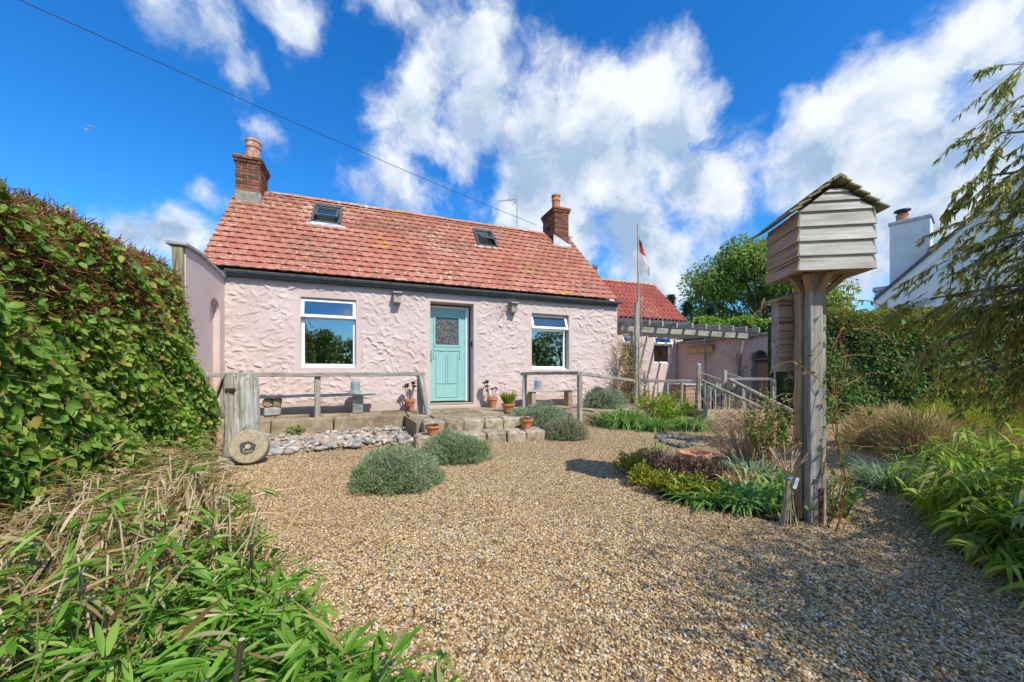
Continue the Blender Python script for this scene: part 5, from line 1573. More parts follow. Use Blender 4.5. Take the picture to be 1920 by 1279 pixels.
# pots
def aeonium(label, s, p, seed):
    rng = np.random.default_rng(seed)
    t = thing('potted_succulent', label, 'potted plant', HS(s, p, TERR + .003), HROT)
    terracotta(None, .115, .24, t)
    lines = []; B = []; D = []
    for i in range(7):
        a = rng.uniform(0, 6.3); rr_ = rng.uniform(.05, .2); top = np.array([math.cos(a) * rr_, math.sin(a) * rr_ * .6, .28 + rng.uniform(.10, .32)])
        lines.append(np.array([(top[0] * .2, top[1] * .2, .2), (top[0] * .6, top[1] * .6, .30), top]))
        for j in range(34):
            aa = rng.uniform(0, 6.3); B.append(top); D.append((math.cos(aa), math.sin(aa), rng.uniform(-.2, .9)))
    tubes('stems', lines, [(.011, .008)] * 7, TWIG_GREY, t, 6)
    blades('rosettes', B, D, rng.uniform(.045, .075, len(B)), .028, .0, [.4, .9, 1, .3], LF_AEON, t, None, .9, rng)
aeonium('dark potted succulent against the wall right of the door', .92, .26, 51)
aeonium('reddish potted succulent against the wall left of the door', -.93, .22, 52)
gpn = thing('potted_grass', 'terracotta pot of yellow-green grassy leaves on the terrace edge by the steps', 'potted plant', HS(.92, 1.30, TERR + .003))
terracotta(None, .13, .17, gpn)
rg = np.random.default_rng(53); N_ = 420
a = rg.uniform(0, 6.3, N_); b_ = np.stack([np.cos(a) * .09 * rg.random(N_), np.sin(a) * .09 * rg.random(N_), np.full(N_, .15)], 1)
blades('leaves', b_, np.stack([np.cos(a) * .4, np.sin(a) * .4, np.ones(N_)], 1), rg.uniform(.20, .40, N_), .016, rg.uniform(.1, .45, N_), [.7, 1, .9, .5, .05], LF_YEL, gpn, None, .85, rg)
def succulent_pot(label, loc, r, h, seed):
    rng = np.random.default_rng(seed)
    t = thing('potted_succulent', label, 'potted plant', loc)
    terracotta(None, r, h, t)
    B = []; D = []
    for i in range(14):
        c = np.array([rng.uniform(-.7, .7) * r, rng.uniform(-.7, .7) * r, h * 1.0])
        for j in range(22):
            aa = rng.uniform(0, 6.3); B.append(c); D.append((math.cos(aa), math.sin(aa), rng.uniform(.1, 1.2)))
    blades('rosettes', B, D, rng.uniform(.03, .055, len(B)), .022, 0, [.5, 1, .9, .2], LF_SUCC, t, None, .9, rng)
succulent_pot('small terracotta pot of houseleeks at the left end of the steps', HS(-.86, 2.86, .172), .105, .14, 54)
succulent_pot('small terracotta pot of houseleeks on the right of the lower step', HS(.70, 2.76, .172), .105, .16, 55)
bp = thing('empty_terracotta_pot', 'wide terracotta pot half buried in the planting bed', 'pot', place(1316, 872) + Vector((0, .16, -.14)))
MB().lathe([(.12, 0), (.165, .20), (.18, .205), (.185, .255), (.175, .26), (.165, .26), (.155, .16), (.001, .15)], 32, cap=False).build('pot_wall', POT_PALE, bp, smoothf=True)

# ================================================================== island bed by the dovecote
rg = np.random.default_rng(61)
bedp = [(1150, 880), (1180, 915), (1240, 950), (1320, 968), (1420, 985), (1500, 1000), (1570, 992), (1560, 930), (1500, 880), (1400, 855), (1260, 848)]
bw = [G(x, y) for x, y in bedp]
bc = sum(bw, Vector()) / len(bw); bw = [bc + (v - bc) * .84 for v in bw]
m = MB(); m.add([(v.x, v.y, .012) for v in bw], [tuple(range(len(bw)))])
tag(m.build('planting_bed', SOIL), kind='structure')
for i, (x, y, rx, h) in enumerate([(1182, 895, .17, .26), (1212, 918, .17, .22), (1245, 932, .17, .22), (1282, 945, .17, .20), (1318, 945, .15, .22)]):
    leafy('spurge', ['yellow-green spurge at the left tip of the island bed', 'yellow-green spurge second from the left tip of the island bed', 'yellow-green spurge at the middle of the bed front edge', 'yellow-green spurge with reddish tips at the bed front edge', 'greener spurge beside the broad strap leaves of the bed'][i], 'plant', place(x, y) + Vector((.03, .10, 0)), rx, .15, h, LF_EUPH, 620, (.025, .06), (.010, .018), 62 + i, 'spurge along the bed edge', 26, TWIG_RED, .15, .1, (.3, 1, .8, .1), .9)
for i, (x, y, r) in enumerate([(1225, 885, .26), (1275, 900, .24), (1335, 905, .2)]):
    mound('dusky_plant', ['dusky brown-purple foliage at the left of the island bed', 'dusky brown-purple foliage in front of the terracotta pot', 'dusky withered foliage right of the terracotta pot'][i], 'plant', place(x, y) + Vector((0, .14, 0)), r, r * .7, .17, LF_PURP, 420, 6, (.02, .05), .012, .05, seed=70 + i, prof=(.4, 1, .2))
strap_clump('strap_plant', 'thin upright strap leaves rising behind the dusky foliage', 'plant', place(1230, 878) + Vector((0, .2, 0)), .2, .30, 60, LF_STRAP, .016, 73, .8, .4)
for i, (x, y, r, h, n) in enumerate([(1345, 955, .26, .28, 190), (1400, 960, .28, .26, 220), (1452, 965, .26, .26, 200), (1490, 945, .26, .3, 170)]):
    strap_clump('broad_strap_plant', ['broad green strap leaves flopping over the bed front', 'green strap leaves at the centre of the bed front', 'long flopping green strap leaves left of the tied bundle', 'green strap leaves behind the tied stem bundle'][i], 'plant', place(x, y) + Vector((0, .16, 0)), r, h, n, LF_STRAP, .026, 74 + i, 1.1, .8, flop=-.15)
strap_clump('withered_strap_plant', 'withered straw-coloured strap leaves in the middle of the bed', 'plant', place(1420, 925) + Vector((0, .15, 0)), .34, .27, 210, LF_DRY, .014, 79, 1.2, .8)
strap_clump('variegated_plant', 'pale variegated leaves at the back of the bed', 'plant', place(1440, 905) + Vector((0, .25, 0)), .34, .30, 260, LF_BLUEG, .016, 80, 1.2, .8)
rosa = leafy('rose_bush', 'bare twiggy rose bush with reddish tips in the island bed', 'rose', place(1440, 880) + Vector((0, .35, 0)), .52, .4, .80, LF_RED, 1100, (.014, .034), (.008, .018), 81, None, 130, TWIG_TAN, .45, .1, (.4, 1, .1))
rg = np.random.default_rng(82)
ln_ = []
for i in range(190):
    a = rg.uniform(0, 6.3); r = math.sqrt(rg.random()); top = np.array([math.cos(a) * r * .55, math.sin(a) * r * .4, .8 * rg.uniform(.35, 1)])
    d0 = rg.normal(0, .12, 3); ln_.append(np.array([top, top + d0 * .5 + [0, 0, .02], top + d0]))
tubes('twigs', ln_, [(.0035, .0015)] * len(ln_), TWIG_TAN, rosa)
leafy('rose_bush', 'green leafy rose growing against the left side of the dovecote post', 'rose', place(1490, 900) + Vector((.0, .35, 0)), .26, .26, 1.0, LF_ROSE, 720, (.03, .06), (.02, .035), 83, None, 26, TWIG_RED, .25)
leafy('flower', 'single bright red bloom in the twiggy rose bush', 'flower', place(1437, 880) + Vector((-.02, .25, .48)), .018, .018, .03, LF_RED, 26, (.015, .025), (.012, .018), 84, None, 3)
leafy('young_shrub', 'small green shrub tied with blue twine right of the dovecote post', 'shrub', place(1585, 975) + Vector((0, .05, 0)), .13, .13, .36, LF_STRAP, 260, (.03, .07), (.012, .022), 85, None, 16, TWIG)
strap_clump('blue_grass', 'blue-green arching grass clump right of the dovecote', 'grass', place(1665, 915), .26, .34, 420, LF_BLUEG, .011, 86, 1.1, .7)
strap_clump('pale_grass', 'pale low grass tuft between the blue grass and the right bamboo', 'grass', place(1735, 935), .2, .16, 200, LF_YEL, .009, 87, 1.3, .7)
def brush(name, label, cat, loc, rx, ry, h, mat, n, seed, stemm=TWIG_TAN):
    rng = np.random.default_rng(seed)
    t = thing(name, label, cat, loc)
    a = rng.uniform(0, 6.283, n); r = np.sqrt(rng.random(n))
    dm = sph(n, rng); dm[:, 2] = np.abs(dm[:, 2])
    lum = 1 + .16 * np.sin(dm[:, 0] * 5 + seed) * np.sin(dm[:, 1] * 5 + seed * 2)
    base = dm * np.array([rx, ry, h]) * (rng.uniform(.55, .95, n) * lum)[:, None]
    d = dm * np.array([1, 1, .6]) + np.array([-.1, 0, .75]) + rng.normal(0, .32, (n, 3))
    blades('brush_twigs', base, d, rng.uniform(.08, .20, n), rng.uniform(.005, .010, n), .15, [.6, 1, .8, .1], mat, t, None, .3, rng)
    bm = bmesh.new(); bmesh.ops.create_uvsphere(bm, u_segments=16, v_segments=8, radius=1)
    for v in bm.verts: v.co = Vector((v.co.x * rx * .6, v.co.y * ry * .6, max(0, v.co.z) * h * .55))
    me = bpy.data.meshes.new('woody_middle'); bm.to_mesh(me); bm.free(); link('woody_middle', me, TWIG, t)
for i, (x, y, rx, h, mt, n, lb) in enumerate([(1690, 848, .55, .62, LF_TAN, 3200, 'tan brown dried bush nearest the clipped hedge'), (1765, 866, .55, .60, LF_TAN, 3200, 'tan brown dried bush in front of the yellow broom'), (1830, 872, .42, .42, LF_TAN, 1500, 'rusty dried bush by the right bamboo'), (1800, 822, .8, .62, LF_YEL, 3000, 'yellow-green broom bush behind the dried bushes'), (1890, 845, .7, .66, LF_YEL, 3000, 'yellow-green broom bush at the right edge of the picture')]):
    brush('dry_bush' if mt is LF_TAN else 'broom_bush', lb, 'shrub', place(x, y) + Vector((0, .25, 0)), rx, .45, h, mt, n, 90 + i)

# ================================================================== left hedge
def leaf_slab(rng, n, P, Q, h, bulge, thick, top_round=.45):
    """points and outward normals on the near face and rounded top of a hedge running from P to Q"""
    t = rng.random(n); u = rng.random(n)
    d = np.array([Q[0] - P[0], Q[1] - P[1]]); ln = np.hypot(*d); d = d / ln
    nr = np.array([d[1], -d[0]])
    return t, u, d, ln, nr
rg = np.random.default_rng(101)
hl = thing('ivy_hedge', 'tall leafy green hedge with red-brown cut twigs along the left edge', 'hedge')
HA, HB = np.array([-2.25, .45]), np.array([-3.86, 4.75])
hd = HB - HA; hlen = np.hypot(*hd); hd = hd / hlen; hn = np.array([hd[1], -hd[0]])          # hn points to the garden
def hedge_pt(t, v, inset=0.0):
    """t along, v 0..1 up the face then over the top"""
    H_ = 2.47 - .18 * t + .05 * np.sin(t * 9) + .04 * np.sin(t * 23)
    W_ = 1.3
    face = v < .72
    zf = np.where(face, v / .72, 1.0)
    ang = np.clip((v - .72) / .28, 0, 1) * np.pi / 2
    r = .42
    z = np.where(face, zf * (H_ - r), H_ - r + np.sin(ang) * r)
    out = np.where(face, .18 - .24 * zf, -.06 - (1 - np.cos(ang)) * (r + .25))
    out = out + .07 * np.sin(t * 14 + z * 3) + .05 * np.sin(t * 31 + z * 7)
    end = np.clip((t - .88) / .12, 0, 1)                                                   # rounds off at the far end
    out = out - end ** 2 * .55
    p = HA[None] + hd[None] * (t * hlen)[:, None] + hn[None] * (out - inset)[:, None]
    nrm_ = np.stack([hn[0] * np.cos(ang) + hd[0] * end, hn[1] * np.cos(ang) + hd[1] * end, np.where(face, .12, np.sin(ang))], 1)
    return np.concatenate([p, z[:, None]], 1), unit(nrm_)
n = 52000
t = rg.random(n) ** .92; v = rg.random(n)
P_, N_ = hedge_pt(t, v, 0)
P_ = P_ + N_ * rg.uniform(-.10, .05, n)[:, None] + rg.normal(0, .012, (n, 3))
D = N_ * .22 + rg.normal(0, .45, (n, 3)) + np.array([0, 0, -.45])
Fc = N_ * .45 + np.array(sun_vec)          # leaves turn to the light
sz = rg.uniform(.03, .072, n)
topm = (v > .56) & (rg.random(n) < .72)
keep = ~topm & (P_[:, 2] > .02)
blades('leaves', P_[keep], D[keep], sz[keep], sz[keep] * rg.uniform(.62, .9, keep.sum()), .25, [.35, 1, .8, .05], LF_HEDGE, hl, None, .55, rg, Fc[keep], .45)
# far end face
ne = 3800
ve = rg.random(ne); we = rg.uniform(0, 1.0, ne)
Pe = HB[None] - hd[None] * .08 * rg.random((ne, 1)) - hn[None] * (we * 1.1 + .35)[:, None] + hd[None] * .10
Pe = np.concatenate([Pe, (ve * (2.22 - .25 * we ** 2))[:, None]], 1)
De = np.array([hd[0], hd[1], -.3]) + rg.normal(0, .45, (ne, 3)); se = rg.uniform(.035, .08, ne)
blades('leaves', Pe, De, se, se * .75, .25, [.35, 1, .8, .05], LF_HEDGE, hl, None, .6, rg, np.tile(np.array([[hd[0] * .6 + .5, hd[1] * .2 - .5, .5]]), (ne, 1)), .45)
# clipped red-brown twigs over the top
n = 7500
t = rg.random(n); v = rg.uniform(.45, 1.0, n) ** .8
P_, N_ = hedge_pt(t, np.clip(v, .5, 1), .03)
dd = N_ * .5 + np.concatenate([np.tile(hd, (n, 1)) * rg.normal(0, .9, (n, 1)), rg.normal(.15, .35, (n, 1))], 1) + rg.normal(0, .25, (n, 3))
dd = unit(dd); ln = rg.uniform(.05, .16, n)
tubes('cut_twigs', [np.array([a, a + b * l * .5 + [0, 0, .006], a + b * l]) for a, b, l in zip(P_, dd, ln)], [(.0048, .0025)] * n, TWIG_RED, hl, 3)
n = 1800
P_, N_ = hedge_pt(rg.random(n), rg.random(n) * .6, .05)
dd = unit(N_ * .8 + rg.normal(0, .6, (n, 3))); ln = rg.uniform(.06, .2, n)
tubes('green_stems', [np.array([a, a + b * l * .5 - [0, 0, .004], a + b * l]) for a, b, l in zip(P_, dd, ln)], [(.003, .002)] * n, CANE, hl, 3)
# solid shaded middle
tt = np.linspace(0, 1, 40); vv = np.linspace(0, 1, 24)
T, Vv = np.meshgrid(tt, vv, indexing='ij')
Pc, _ = hedge_pt(T.ravel(), Vv.ravel(), .14)
back = Pc.reshape(40, 24, 3)
q = [(i * 24 + j, (i + 1) * 24 + j, (i + 1) * 24 + j + 1, i * 24 + j + 1) for i in range(39) for j in range(23)]
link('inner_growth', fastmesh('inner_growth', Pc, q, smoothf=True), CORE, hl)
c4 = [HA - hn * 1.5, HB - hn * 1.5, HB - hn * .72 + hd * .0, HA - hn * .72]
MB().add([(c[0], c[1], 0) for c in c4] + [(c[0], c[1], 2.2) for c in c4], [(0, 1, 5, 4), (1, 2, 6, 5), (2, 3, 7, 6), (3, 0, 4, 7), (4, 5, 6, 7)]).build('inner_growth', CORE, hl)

# ================================================================== bamboo
def bamboo(name, label, poly, n_stem, hfun, leaf, dry_f, seed, lean=(0, 0), n_leaf=16, ll=(.09, .19), lw=(.014, .026), droop=.45, cut=0, stemm=CANE):
    rng = np.random.default_rng(seed)
    t = thing(name, label, 'bamboo')
    xs = [p[0] for p in poly]; ys = [p[1] for p in poly]
    lines = []; B = []; D = []; dry = []
    while len(lines) < n_stem:
        x, y = rng.uniform(min(xs), max(xs)), rng.uniform(min(ys), max(ys))
        if not in_poly(x, y, poly): continue
        h = hfun(x, y) * rng.uniform(.55, 1.15)
        le = np.array([lean[0], lean[1], 0]) * h + rng.normal(0, .16, 3) * h
        p0 = np.array([x, y, 0.]); p2 = p0 + le + [0, 0, h]; p1 = p0 + le * .3 + [0, 0, h * .55]
        lines.append(np.array([p0, p1, p2]))
        isdry = rng.random() < (dry_f(x, y) if callable(dry_f) else dry_f)
        k = int(n_leaf * rng.uniform(.6, 1.3))
        tt = np.repeat(rng.uniform(.35, 1.0, k // 5 + 1), 5)[:k]
        pp = np.where((tt < .55)[:, None], p0 + (p1 - p0) * (tt / .55)[:, None], p1 + (p2 - p1) * ((tt - .55) / .45)[:, None])
        a0 = rng.uniform(0, 6.28)
        a = np.repeat(rng.uniform(0, 6.28, k // 5 + 1), 5)[:k] + rng.normal(0, .55, k)      # leaves sit in fans at the twig ends
        dd = np.stack([np.cos(a), np.sin(a), np.repeat(rng.uniform(-.2, .8, k // 5 + 1), 5)[:k] + rng.normal(0, .25, k)], 1) + np.array([lean[0], lean[1], 0]) * 1.2
        B.append(pp + np.repeat(rng.normal(0, .05, (k // 5 + 1, 3)), 5, 0)[:k] + rng.normal(0, .008, (k, 3))); D.append(dd); dry.append(np.full(k, isdry))
    B = np.concatenate(B); D = np.concatenate(D); dry = np.concatenate(dry)
    B[:, 2] = np.maximum(B[:, 2], .03)
    tubes('canes', lines, [(.0045, .002)] * len(lines), stemm, t)
    N = len(B); l_ = rng.uniform(*ll, N); w_ = rng.uniform(*lw, N)
    g = ~dry
    blades('leaves', B[g], D[g], l_[g], w_[g], droop, [.25, .9, 1, .65, .03], leaf, t, None, .7, rng, None, .35)
    if dry.any(): blades('dead_leaves', B[dry], D[dry], l_[dry] * 1.0, w_[dry] * .5, droop * 1.1, [.25, .9, 1, .6, .03], LF_DRY, t, None, .3, rng)
    return t
dryf = lambda x, y: min(.9, max(.03, .08 - (x + 1.1) * .85))
bl = bamboo('bamboo_patch', 'cut-back bamboo thicket of green and dead leaves in the left foreground', [(-2.45, .55), (-.14, .62), (-.26, 1.05), (-.72, 1.35), (-1.22, 1.72), (-2.0, 2.5), (-3.1, 3.8), (-3.4, 3.7)], 1350,
            lambda x, y: .34 + .10 * math.sin(x * 3) if x > -1.5 else .40, LF_BAM, dryf, 111, (.06, .06), 21, (.06, .155), (.010, .021), .30)
rg = np.random.default_rng(112)
for i in range(16):                                       # thicker canes cut off at knee height
    x, y = rg.uniform(-2.3, -.5), rg.uniform(.75, 2.2)
    if not in_poly(x, y, [(-2.45, .55), (-.3, .62), (-.6, 1.4), (-1.25, 1.8), (-2.0, 2.7), (-2.6, 2.4)]): continue
    h = rg.uniform(.30, .50); lx, ly = rg.normal(0, .05, 2)
    b0 = Vector((x, y, 0)); b1 = Vector((x + lx, y + ly, h))
    beam('cut_cane', b0, b1, .013, .013, [CANE_D, CANE, CANE_D][i % 3], bl, .0005, 4, round_=True)
    MB().lathe([(.001, .001), (.0065, .0012)], 10, cap=False).build('cut_end', TWIG_TAN, bl, loc=b1)
n = 330                                                  # dry upright stalks at the left
P_ = np.stack([rg.uniform(-2.3, -1.15, n), rg.uniform(.95, 2.4, n), np.zeros(n)], 1)
P_ = P_[[in_poly(a, b, [(-2.45, .55), (-.85, .62), (-.95, 1.5), (-1.5, 2.0), (-2.3, 2.6)]) for a, b, c in P_]]
tubes('dry_stalks', [np.array([p_, p_ + [dx, dy, h_ * .55], p_ + [dx * 2.4, dy * 2.4, h_]]) for p_, dx, dy, h_ in zip(P_, rg.normal(.02, .05, len(P_)), rg.normal(.02, .05, len(P_)), rg.uniform(.25, .56, len(P_)))], [(.0045, .003)] * len(P_), TWIG_TAN, bl, 5)
nb_ = len(P_) * 5; bi_ = rg.integers(0, len(P_), nb_)
blades('dead_sheaths', P_[bi_] + np.stack([rg.normal(0, .03, nb_), rg.normal(0, .03, nb_), rg.uniform(.08, .42, nb_)], 1), np.stack([rg.normal(.1, .45, nb_), rg.normal(0, .45, nb_), rg.normal(.5, .7, nb_)], 1), rg.uniform(.08, .24, nb_), rg.uniform(.006, .016, nb_), .35, [.5, 1, .9, .6, .1], LF_DRY, bl, None, .3, rg)
# straw-like dead sheaths lying through it
n = 1200
P_ = np.stack([rg.uniform(-3.2, -.3, n), rg.uniform(.6, 3.6, n), rg.uniform(.02, .34, n)], 1)
ok = np.array([in_poly(a, b, [(-2.45, .55), (-.35, .62), (-.5, 1.3), (-1.1, 1.7), (-2.0, 2.75), (-3.1, 3.9), (-3.4, 3.7)]) for a, b, c in P_])
P_ = P_[ok & (P_[:, 1] > 1.0)]; n = len(P_)
D = np.stack([rg.normal(.4, .7, n), rg.normal(.2, .7, n), rg.normal(.2, .5, n)], 1)
blades('dead_sheaths', P_, D, rg.uniform(.12, .32, n), rg.uniform(.006, .018, n), .2, [.5, 1, .9, .6, .1], LF_DRY, bl, None, .3, rg)
bamboo('bamboo_patch', 'bright green drooping bamboo clump at the right edge of the gravel', [(2.36, 1.55), (2.6, 1.35), (3.8, 1.3), (4.6, 3.1), (3.4, 3.0), (2.78, 2.3)], 900,
       lambda x, y: .30 + .17 * min(1, max(0, (x - 2.4) / .8)), LF_BAM_G, .06, 113, (-.28, .02), 20, (.09, .17), (.014, .024), .75)

# ================================================================== right hedge
def clipped_hedge(name, label, pts, h, depth, n, mat, mattop, core, seed, ls=(.05, .10), topf=.80, r=.35, amp=.07):
    rng = np.random.default_rng(seed)
    t = thing(name, label, 'hedge')
    runs = [(np.array(a, float), np.array(b, float), dp) for a, b, dp in pts]
    seg = [np.linalg.norm(b - a) for a, b, dp in runs]
    for (a, b, depth), l in zip(runs, seg):
        d = (b - a) / l; nr = np.array([d[1], -d[0]])
        k = int(n * l / sum(seg))
        tt, u_ = rng.random(k), rng.random(k)
        path = (h - r) + r * 1.57 + depth * .5
        s = u_ * path
        z = np.where(s < h - r, s, np.where(s < h - r + r * 1.57, h - r + r * np.sin((s - h + r) / r), h))
        out = np.where(s < h - r, 0, np.where(s < h - r + r * 1.57, -(r - r * np.cos(np.clip((s - h + r) / r, 0, 1.57))), -r - (s - (h - r) - r * 1.57)))
        out = out + amp * np.sin(tt * l * 2.1 + z * 2) + amp * .6 * np.sin(tt * l * 5.3 + z * 4)
        z = z + amp * .6 * np.sin(tt * l * 3.1) * (z > h - r)
        P = a[None] + d[None] * (tt * l)[:, None] + nr[None] * out[:, None]
        P = np.concatenate([P, z[:, None]], 1)
        tp = (z > h * topf)
        Nn = np.stack([np.full(k, nr[0]), np.full(k, nr[1]), np.where(tp, 1.2, .25)], 1)
        P = P + unit(Nn) * rng.uniform(-.10, .03, k)[:, None]
        D = unit(Nn) * .30 + rng.normal(0, .6, (k, 3)) + np.array([0, 0, -.15])
        Fc = unit(Nn) * .5 + np.array(sun_vec)
        l_ = rng.uniform(*ls, k)
        m1 = ~tp | (rng.random(k) < .25)
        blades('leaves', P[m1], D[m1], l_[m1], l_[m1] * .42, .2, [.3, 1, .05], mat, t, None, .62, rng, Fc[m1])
        blades('top_tips', P[~m1], D[~m1], l_[~m1], l_[~m1] * .4, .1, [.3, 1, .05], mattop, t, None, .5, rng, Fc[~m1])
        w = [a - nr * .10, b - nr * .10, b - nr * depth, a - nr * depth]
        hh = h - .12
        prof = [(.10, 0), (.10, hh - r), (.10 + r * .3, hh - r * .35), (.10 + r, hh), (depth, hh), (depth, 0)]
        v = [tuple(a - nr * o_) + (z_,) for o_, z_ in prof] + [tuple(b - nr * o_) + (z_,) for o_, z_ in prof]
        q = len(prof)
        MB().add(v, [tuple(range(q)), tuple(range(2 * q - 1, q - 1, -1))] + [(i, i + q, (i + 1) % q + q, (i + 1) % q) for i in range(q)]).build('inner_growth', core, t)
    return t
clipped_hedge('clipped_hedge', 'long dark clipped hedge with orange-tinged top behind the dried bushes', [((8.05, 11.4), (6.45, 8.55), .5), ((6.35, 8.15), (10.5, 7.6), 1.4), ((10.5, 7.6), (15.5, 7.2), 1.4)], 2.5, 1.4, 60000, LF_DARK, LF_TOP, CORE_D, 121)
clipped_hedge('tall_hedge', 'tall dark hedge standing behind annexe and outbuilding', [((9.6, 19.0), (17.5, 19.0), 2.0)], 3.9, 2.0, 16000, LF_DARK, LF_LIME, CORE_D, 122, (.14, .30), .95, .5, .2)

# ================================================================== trees
def crown_tree(name, label, loc, h, cx_, cy_, cz_, rx, ry, rz, n, mat, ls, seed, lobes=26, trunk_r=.25, limbs=14, core=None, aspect=.42):
    rng = np.random.default_rng(seed)
    t = thing(name, label, 'tree', loc)
    lines = [np.array([(0, 0, 0), (.1 * rx * .3, 0, cz_ * .5), (cx_ * .5, 0, cz_ * .8), (cx_, cy_, cz_)])]; rad = [(trunk_r, trunk_r * .4)]
    cs = sph(lobes, rng) * np.array([rx, ry, rz]) * (rng.uniform(.45, .85, lobes) ** .6)[:, None] + np.array([cx_, cy_, cz_])
    for c in cs[:limbs]:
        s0 = lines[0][2] if rng.random() < .5 else lines[0][1]
        lines.append(np.array([s0, (s0 + c) / 2 + rng.normal(0, .1 * rx, 3) * .5, c])); rad.append((trunk_r * .4, trunk_r * .08))
    tubes('trunk', lines, rad, BARK, t, 6)
    li = rng.integers(0, lobes, n)
    lr = rng.uniform(.22, .42, lobes)
    d = sph(n, rng); d[:, 2] = d[:, 2] * .8 + .12
    r = rng.random(n) ** .28
    P = cs[li] + d * (lr[li] * r)[:, None] * np.array([rx, ry, rz])
    D = d * .5 + rng.normal(0, .6, (n, 3)) + [0, 0, -.2]
    l_ = rng.uniform(*ls, n)
    blades('crown', P, D, l_, l_ * aspect, .25, [.3, 1, .05], mat, t, np.clip(rng.random(lobes)[li] * .5 + rng.random(n) * .5, 0, 1), .6, rng, d + np.array([.2, -.3, .5]))
    return t
crown_tree('broadleaf_tree', 'large rounded pale green tree beyond the outbuilding', (16.6, 25.5, 0), 10, .3, 0, 6.0, 4.6, 3.8, 4.0, 36000, LF_TREE, (.16, .34), 131, 46, .3, 20)
def conifer(label, loc, h, r, n, seed):
    rng = np.random.default_rng(seed)
    t = thing('conifer', label, 'tree', loc)
    tubes('trunk', [np.array([(0, 0, 0), (0, 0, h)])], [(.12, .02)], BARK, t, 6)
    z = rng.random(n) ** .8 * h; a = rng.uniform(0, 6.28, n)
    tier = .75 + .35 * np.sin(z / h * 40)
    rr_ = r * (1 - z / h) ** .75 * tier * rng.uniform(.35, 1, n)
    P = np.stack([np.cos(a) * rr_, np.sin(a) * rr_, z], 1)
    D = np.stack([np.cos(a), np.sin(a), rng.uniform(-.35, .35, n)], 1)
    blades('crown', P, D, rng.uniform(.15, .34, n), .06, .25, [.5, 1, .6, .05], LF_CON, t, None, .6, rng)
conifer('slim dark conifer just right of the annexe roof', (8.7, 20.5, 0), 5.45, 1.0, 2600, 132)
conifer('dark conifer between the slim conifer and the large tree', (9.7, 20.6, 0), 5.1, 1.1, 2600, 133)
conifer('low dark conifer in front of the large tree', (11.2, 21.0, 0), 4.9, 1.5, 3000, 134)

# overhanging tree on the right
rg = np.random.default_rng(141)
wt = thing('overhanging_tree', 'wind-swept tree with drooping branches overhanging from the right edge', 'tree', (5.6, 1.3, 0))
org = np.array([5.6, 1.3, 0])
def wl(x, y, d): return np.array(at(x, y, d)) - org
lines = [np.array([(0, 0, 0), (-.05, .05, 1.2), (.0, .1, 2.3)])]; rad = [(.17, .11)]
limb_ends = [(1925, 120, 3.9), (1890, 250, 4.0), (1850, 330, 4.0), (1800, 470, 4.1), (1745, 560, 4.2), (1780, 640, 4.2), (1850, 560, 3.9), (1900, 440, 3.8), (1960, 300, 3.8), (1990, 560, 3.7), (1880, 680, 4.0), (1960, 700, 3.8), (1830, 600, 4.3), (1900, 600, 4.1), (1860, 500, 4.2), (1900, 720, 4.2), (1800, 560, 4.4), (1905, 330, 4.1), (1870, 400, 4.2), (1915, 200, 4.1), (1905, 520, 4.3), (1840, 680, 4.4)]
main = []
for x, y, d in limb_ends:
    e = wl(x, y, d); s0 = np.array([0, .08, rg.uniform(1.3, 2.2)])
    mid = (s0 + e) / 2 + np.array([.1, .1, .35]) + rg.normal(0, .06, 3)
    tt = np.linspace(0, 1, 7)[:, None]
    c = (1 - tt) ** 2 * s0 + 2 * tt * (1 - tt) * mid + tt ** 2 * e
    lines.append(c); rad.append((.045, .010)); main.append(c)
twigs = []; B = []; D = []
for c in main:
    for k_ in range(36):
        i = rg.integers(4, 7) if k_ > 12 else rg.integers(2, 7); s0 = c[i] + rg.normal(0, .03, 3)
        dd = np.array([-.75, .10, -.25]) + rg.normal(0, .42, 3)
        pts = [s0]; L_ = rg.uniform(.35, .75)
        for j in range(6):
            dd = dd + np.array([-.05, 0, -.17]) + rg.normal(0, .14, 3); pts.append(pts[-1] + unit(dd[None])[0] * L_ / 6)
        pts = np.array(pts); twigs.append(pts)
        m_ = int(rg.integers(16, 42))
        seg_ = rg.uniform(2.4, 6, m_); i0 = np.floor(seg_).astype(int).clip(0, 5); f_ = seg_ - i0
        pp = pts[i0] * (1 - f_)[:, None] + pts[i0 + 1] * f_[:, None]
        B.append(pp); D.append(unit(pts[i0 + 1] - pts[i0]) + rg.normal(0, .45, (m_, 3)) + [0, 0, -.25])
# the part of the crown behind and beside the viewer that shades the gravel
shade_c = [(-2.45, -1.67, 2.6, 2000), (-2.05, -1.82, 2.6, 2000), (-1.80, -1.30, 2.6, 1500), (-2.45, -1.5, 2.6, 1500), (-2.35, -2.2, 2.5, 1500), (-2.15, -.75, 2.5, 420), (-1.9, -1.6, 2.9, 1500), (-2.3, -2.0, 2.6, 1500), (-1.35, -.45, 2.7, 260), (-1.1, -.1, 2.7, 200), (-.9, -2.6, 3.2, 700), (-1.9, -2.6, 2.8, 900), (.2, -.8, 3.3, 160), (.3, .6, 3.2, 160), (.5, -2.0, 3.4, 500)]
for cx_, cy_, cz_, k_ in shade_c:
    c = np.array([cx_, cy_, cz_]); lines.append(np.array([(0, 0, 2.1), c * .55 + [0, 0, 1.15], c])); rad.append((.06, .012))
    B.append(c + rg.normal(0, 1, (k_, 3)) * np.array([.42, .42, .28])); D.append(rg.normal(0, 1, (k_, 3)) + [-.4, 0, -.5])
B = np.concatenate(B); D = np.concatenate(D)
tubes('trunk', lines, rad, BARK, wt, 7)
tubes('twigs', twigs, [(.004, .0015)] * len(twigs), TWIG_GREY, wt)
n = len(B)
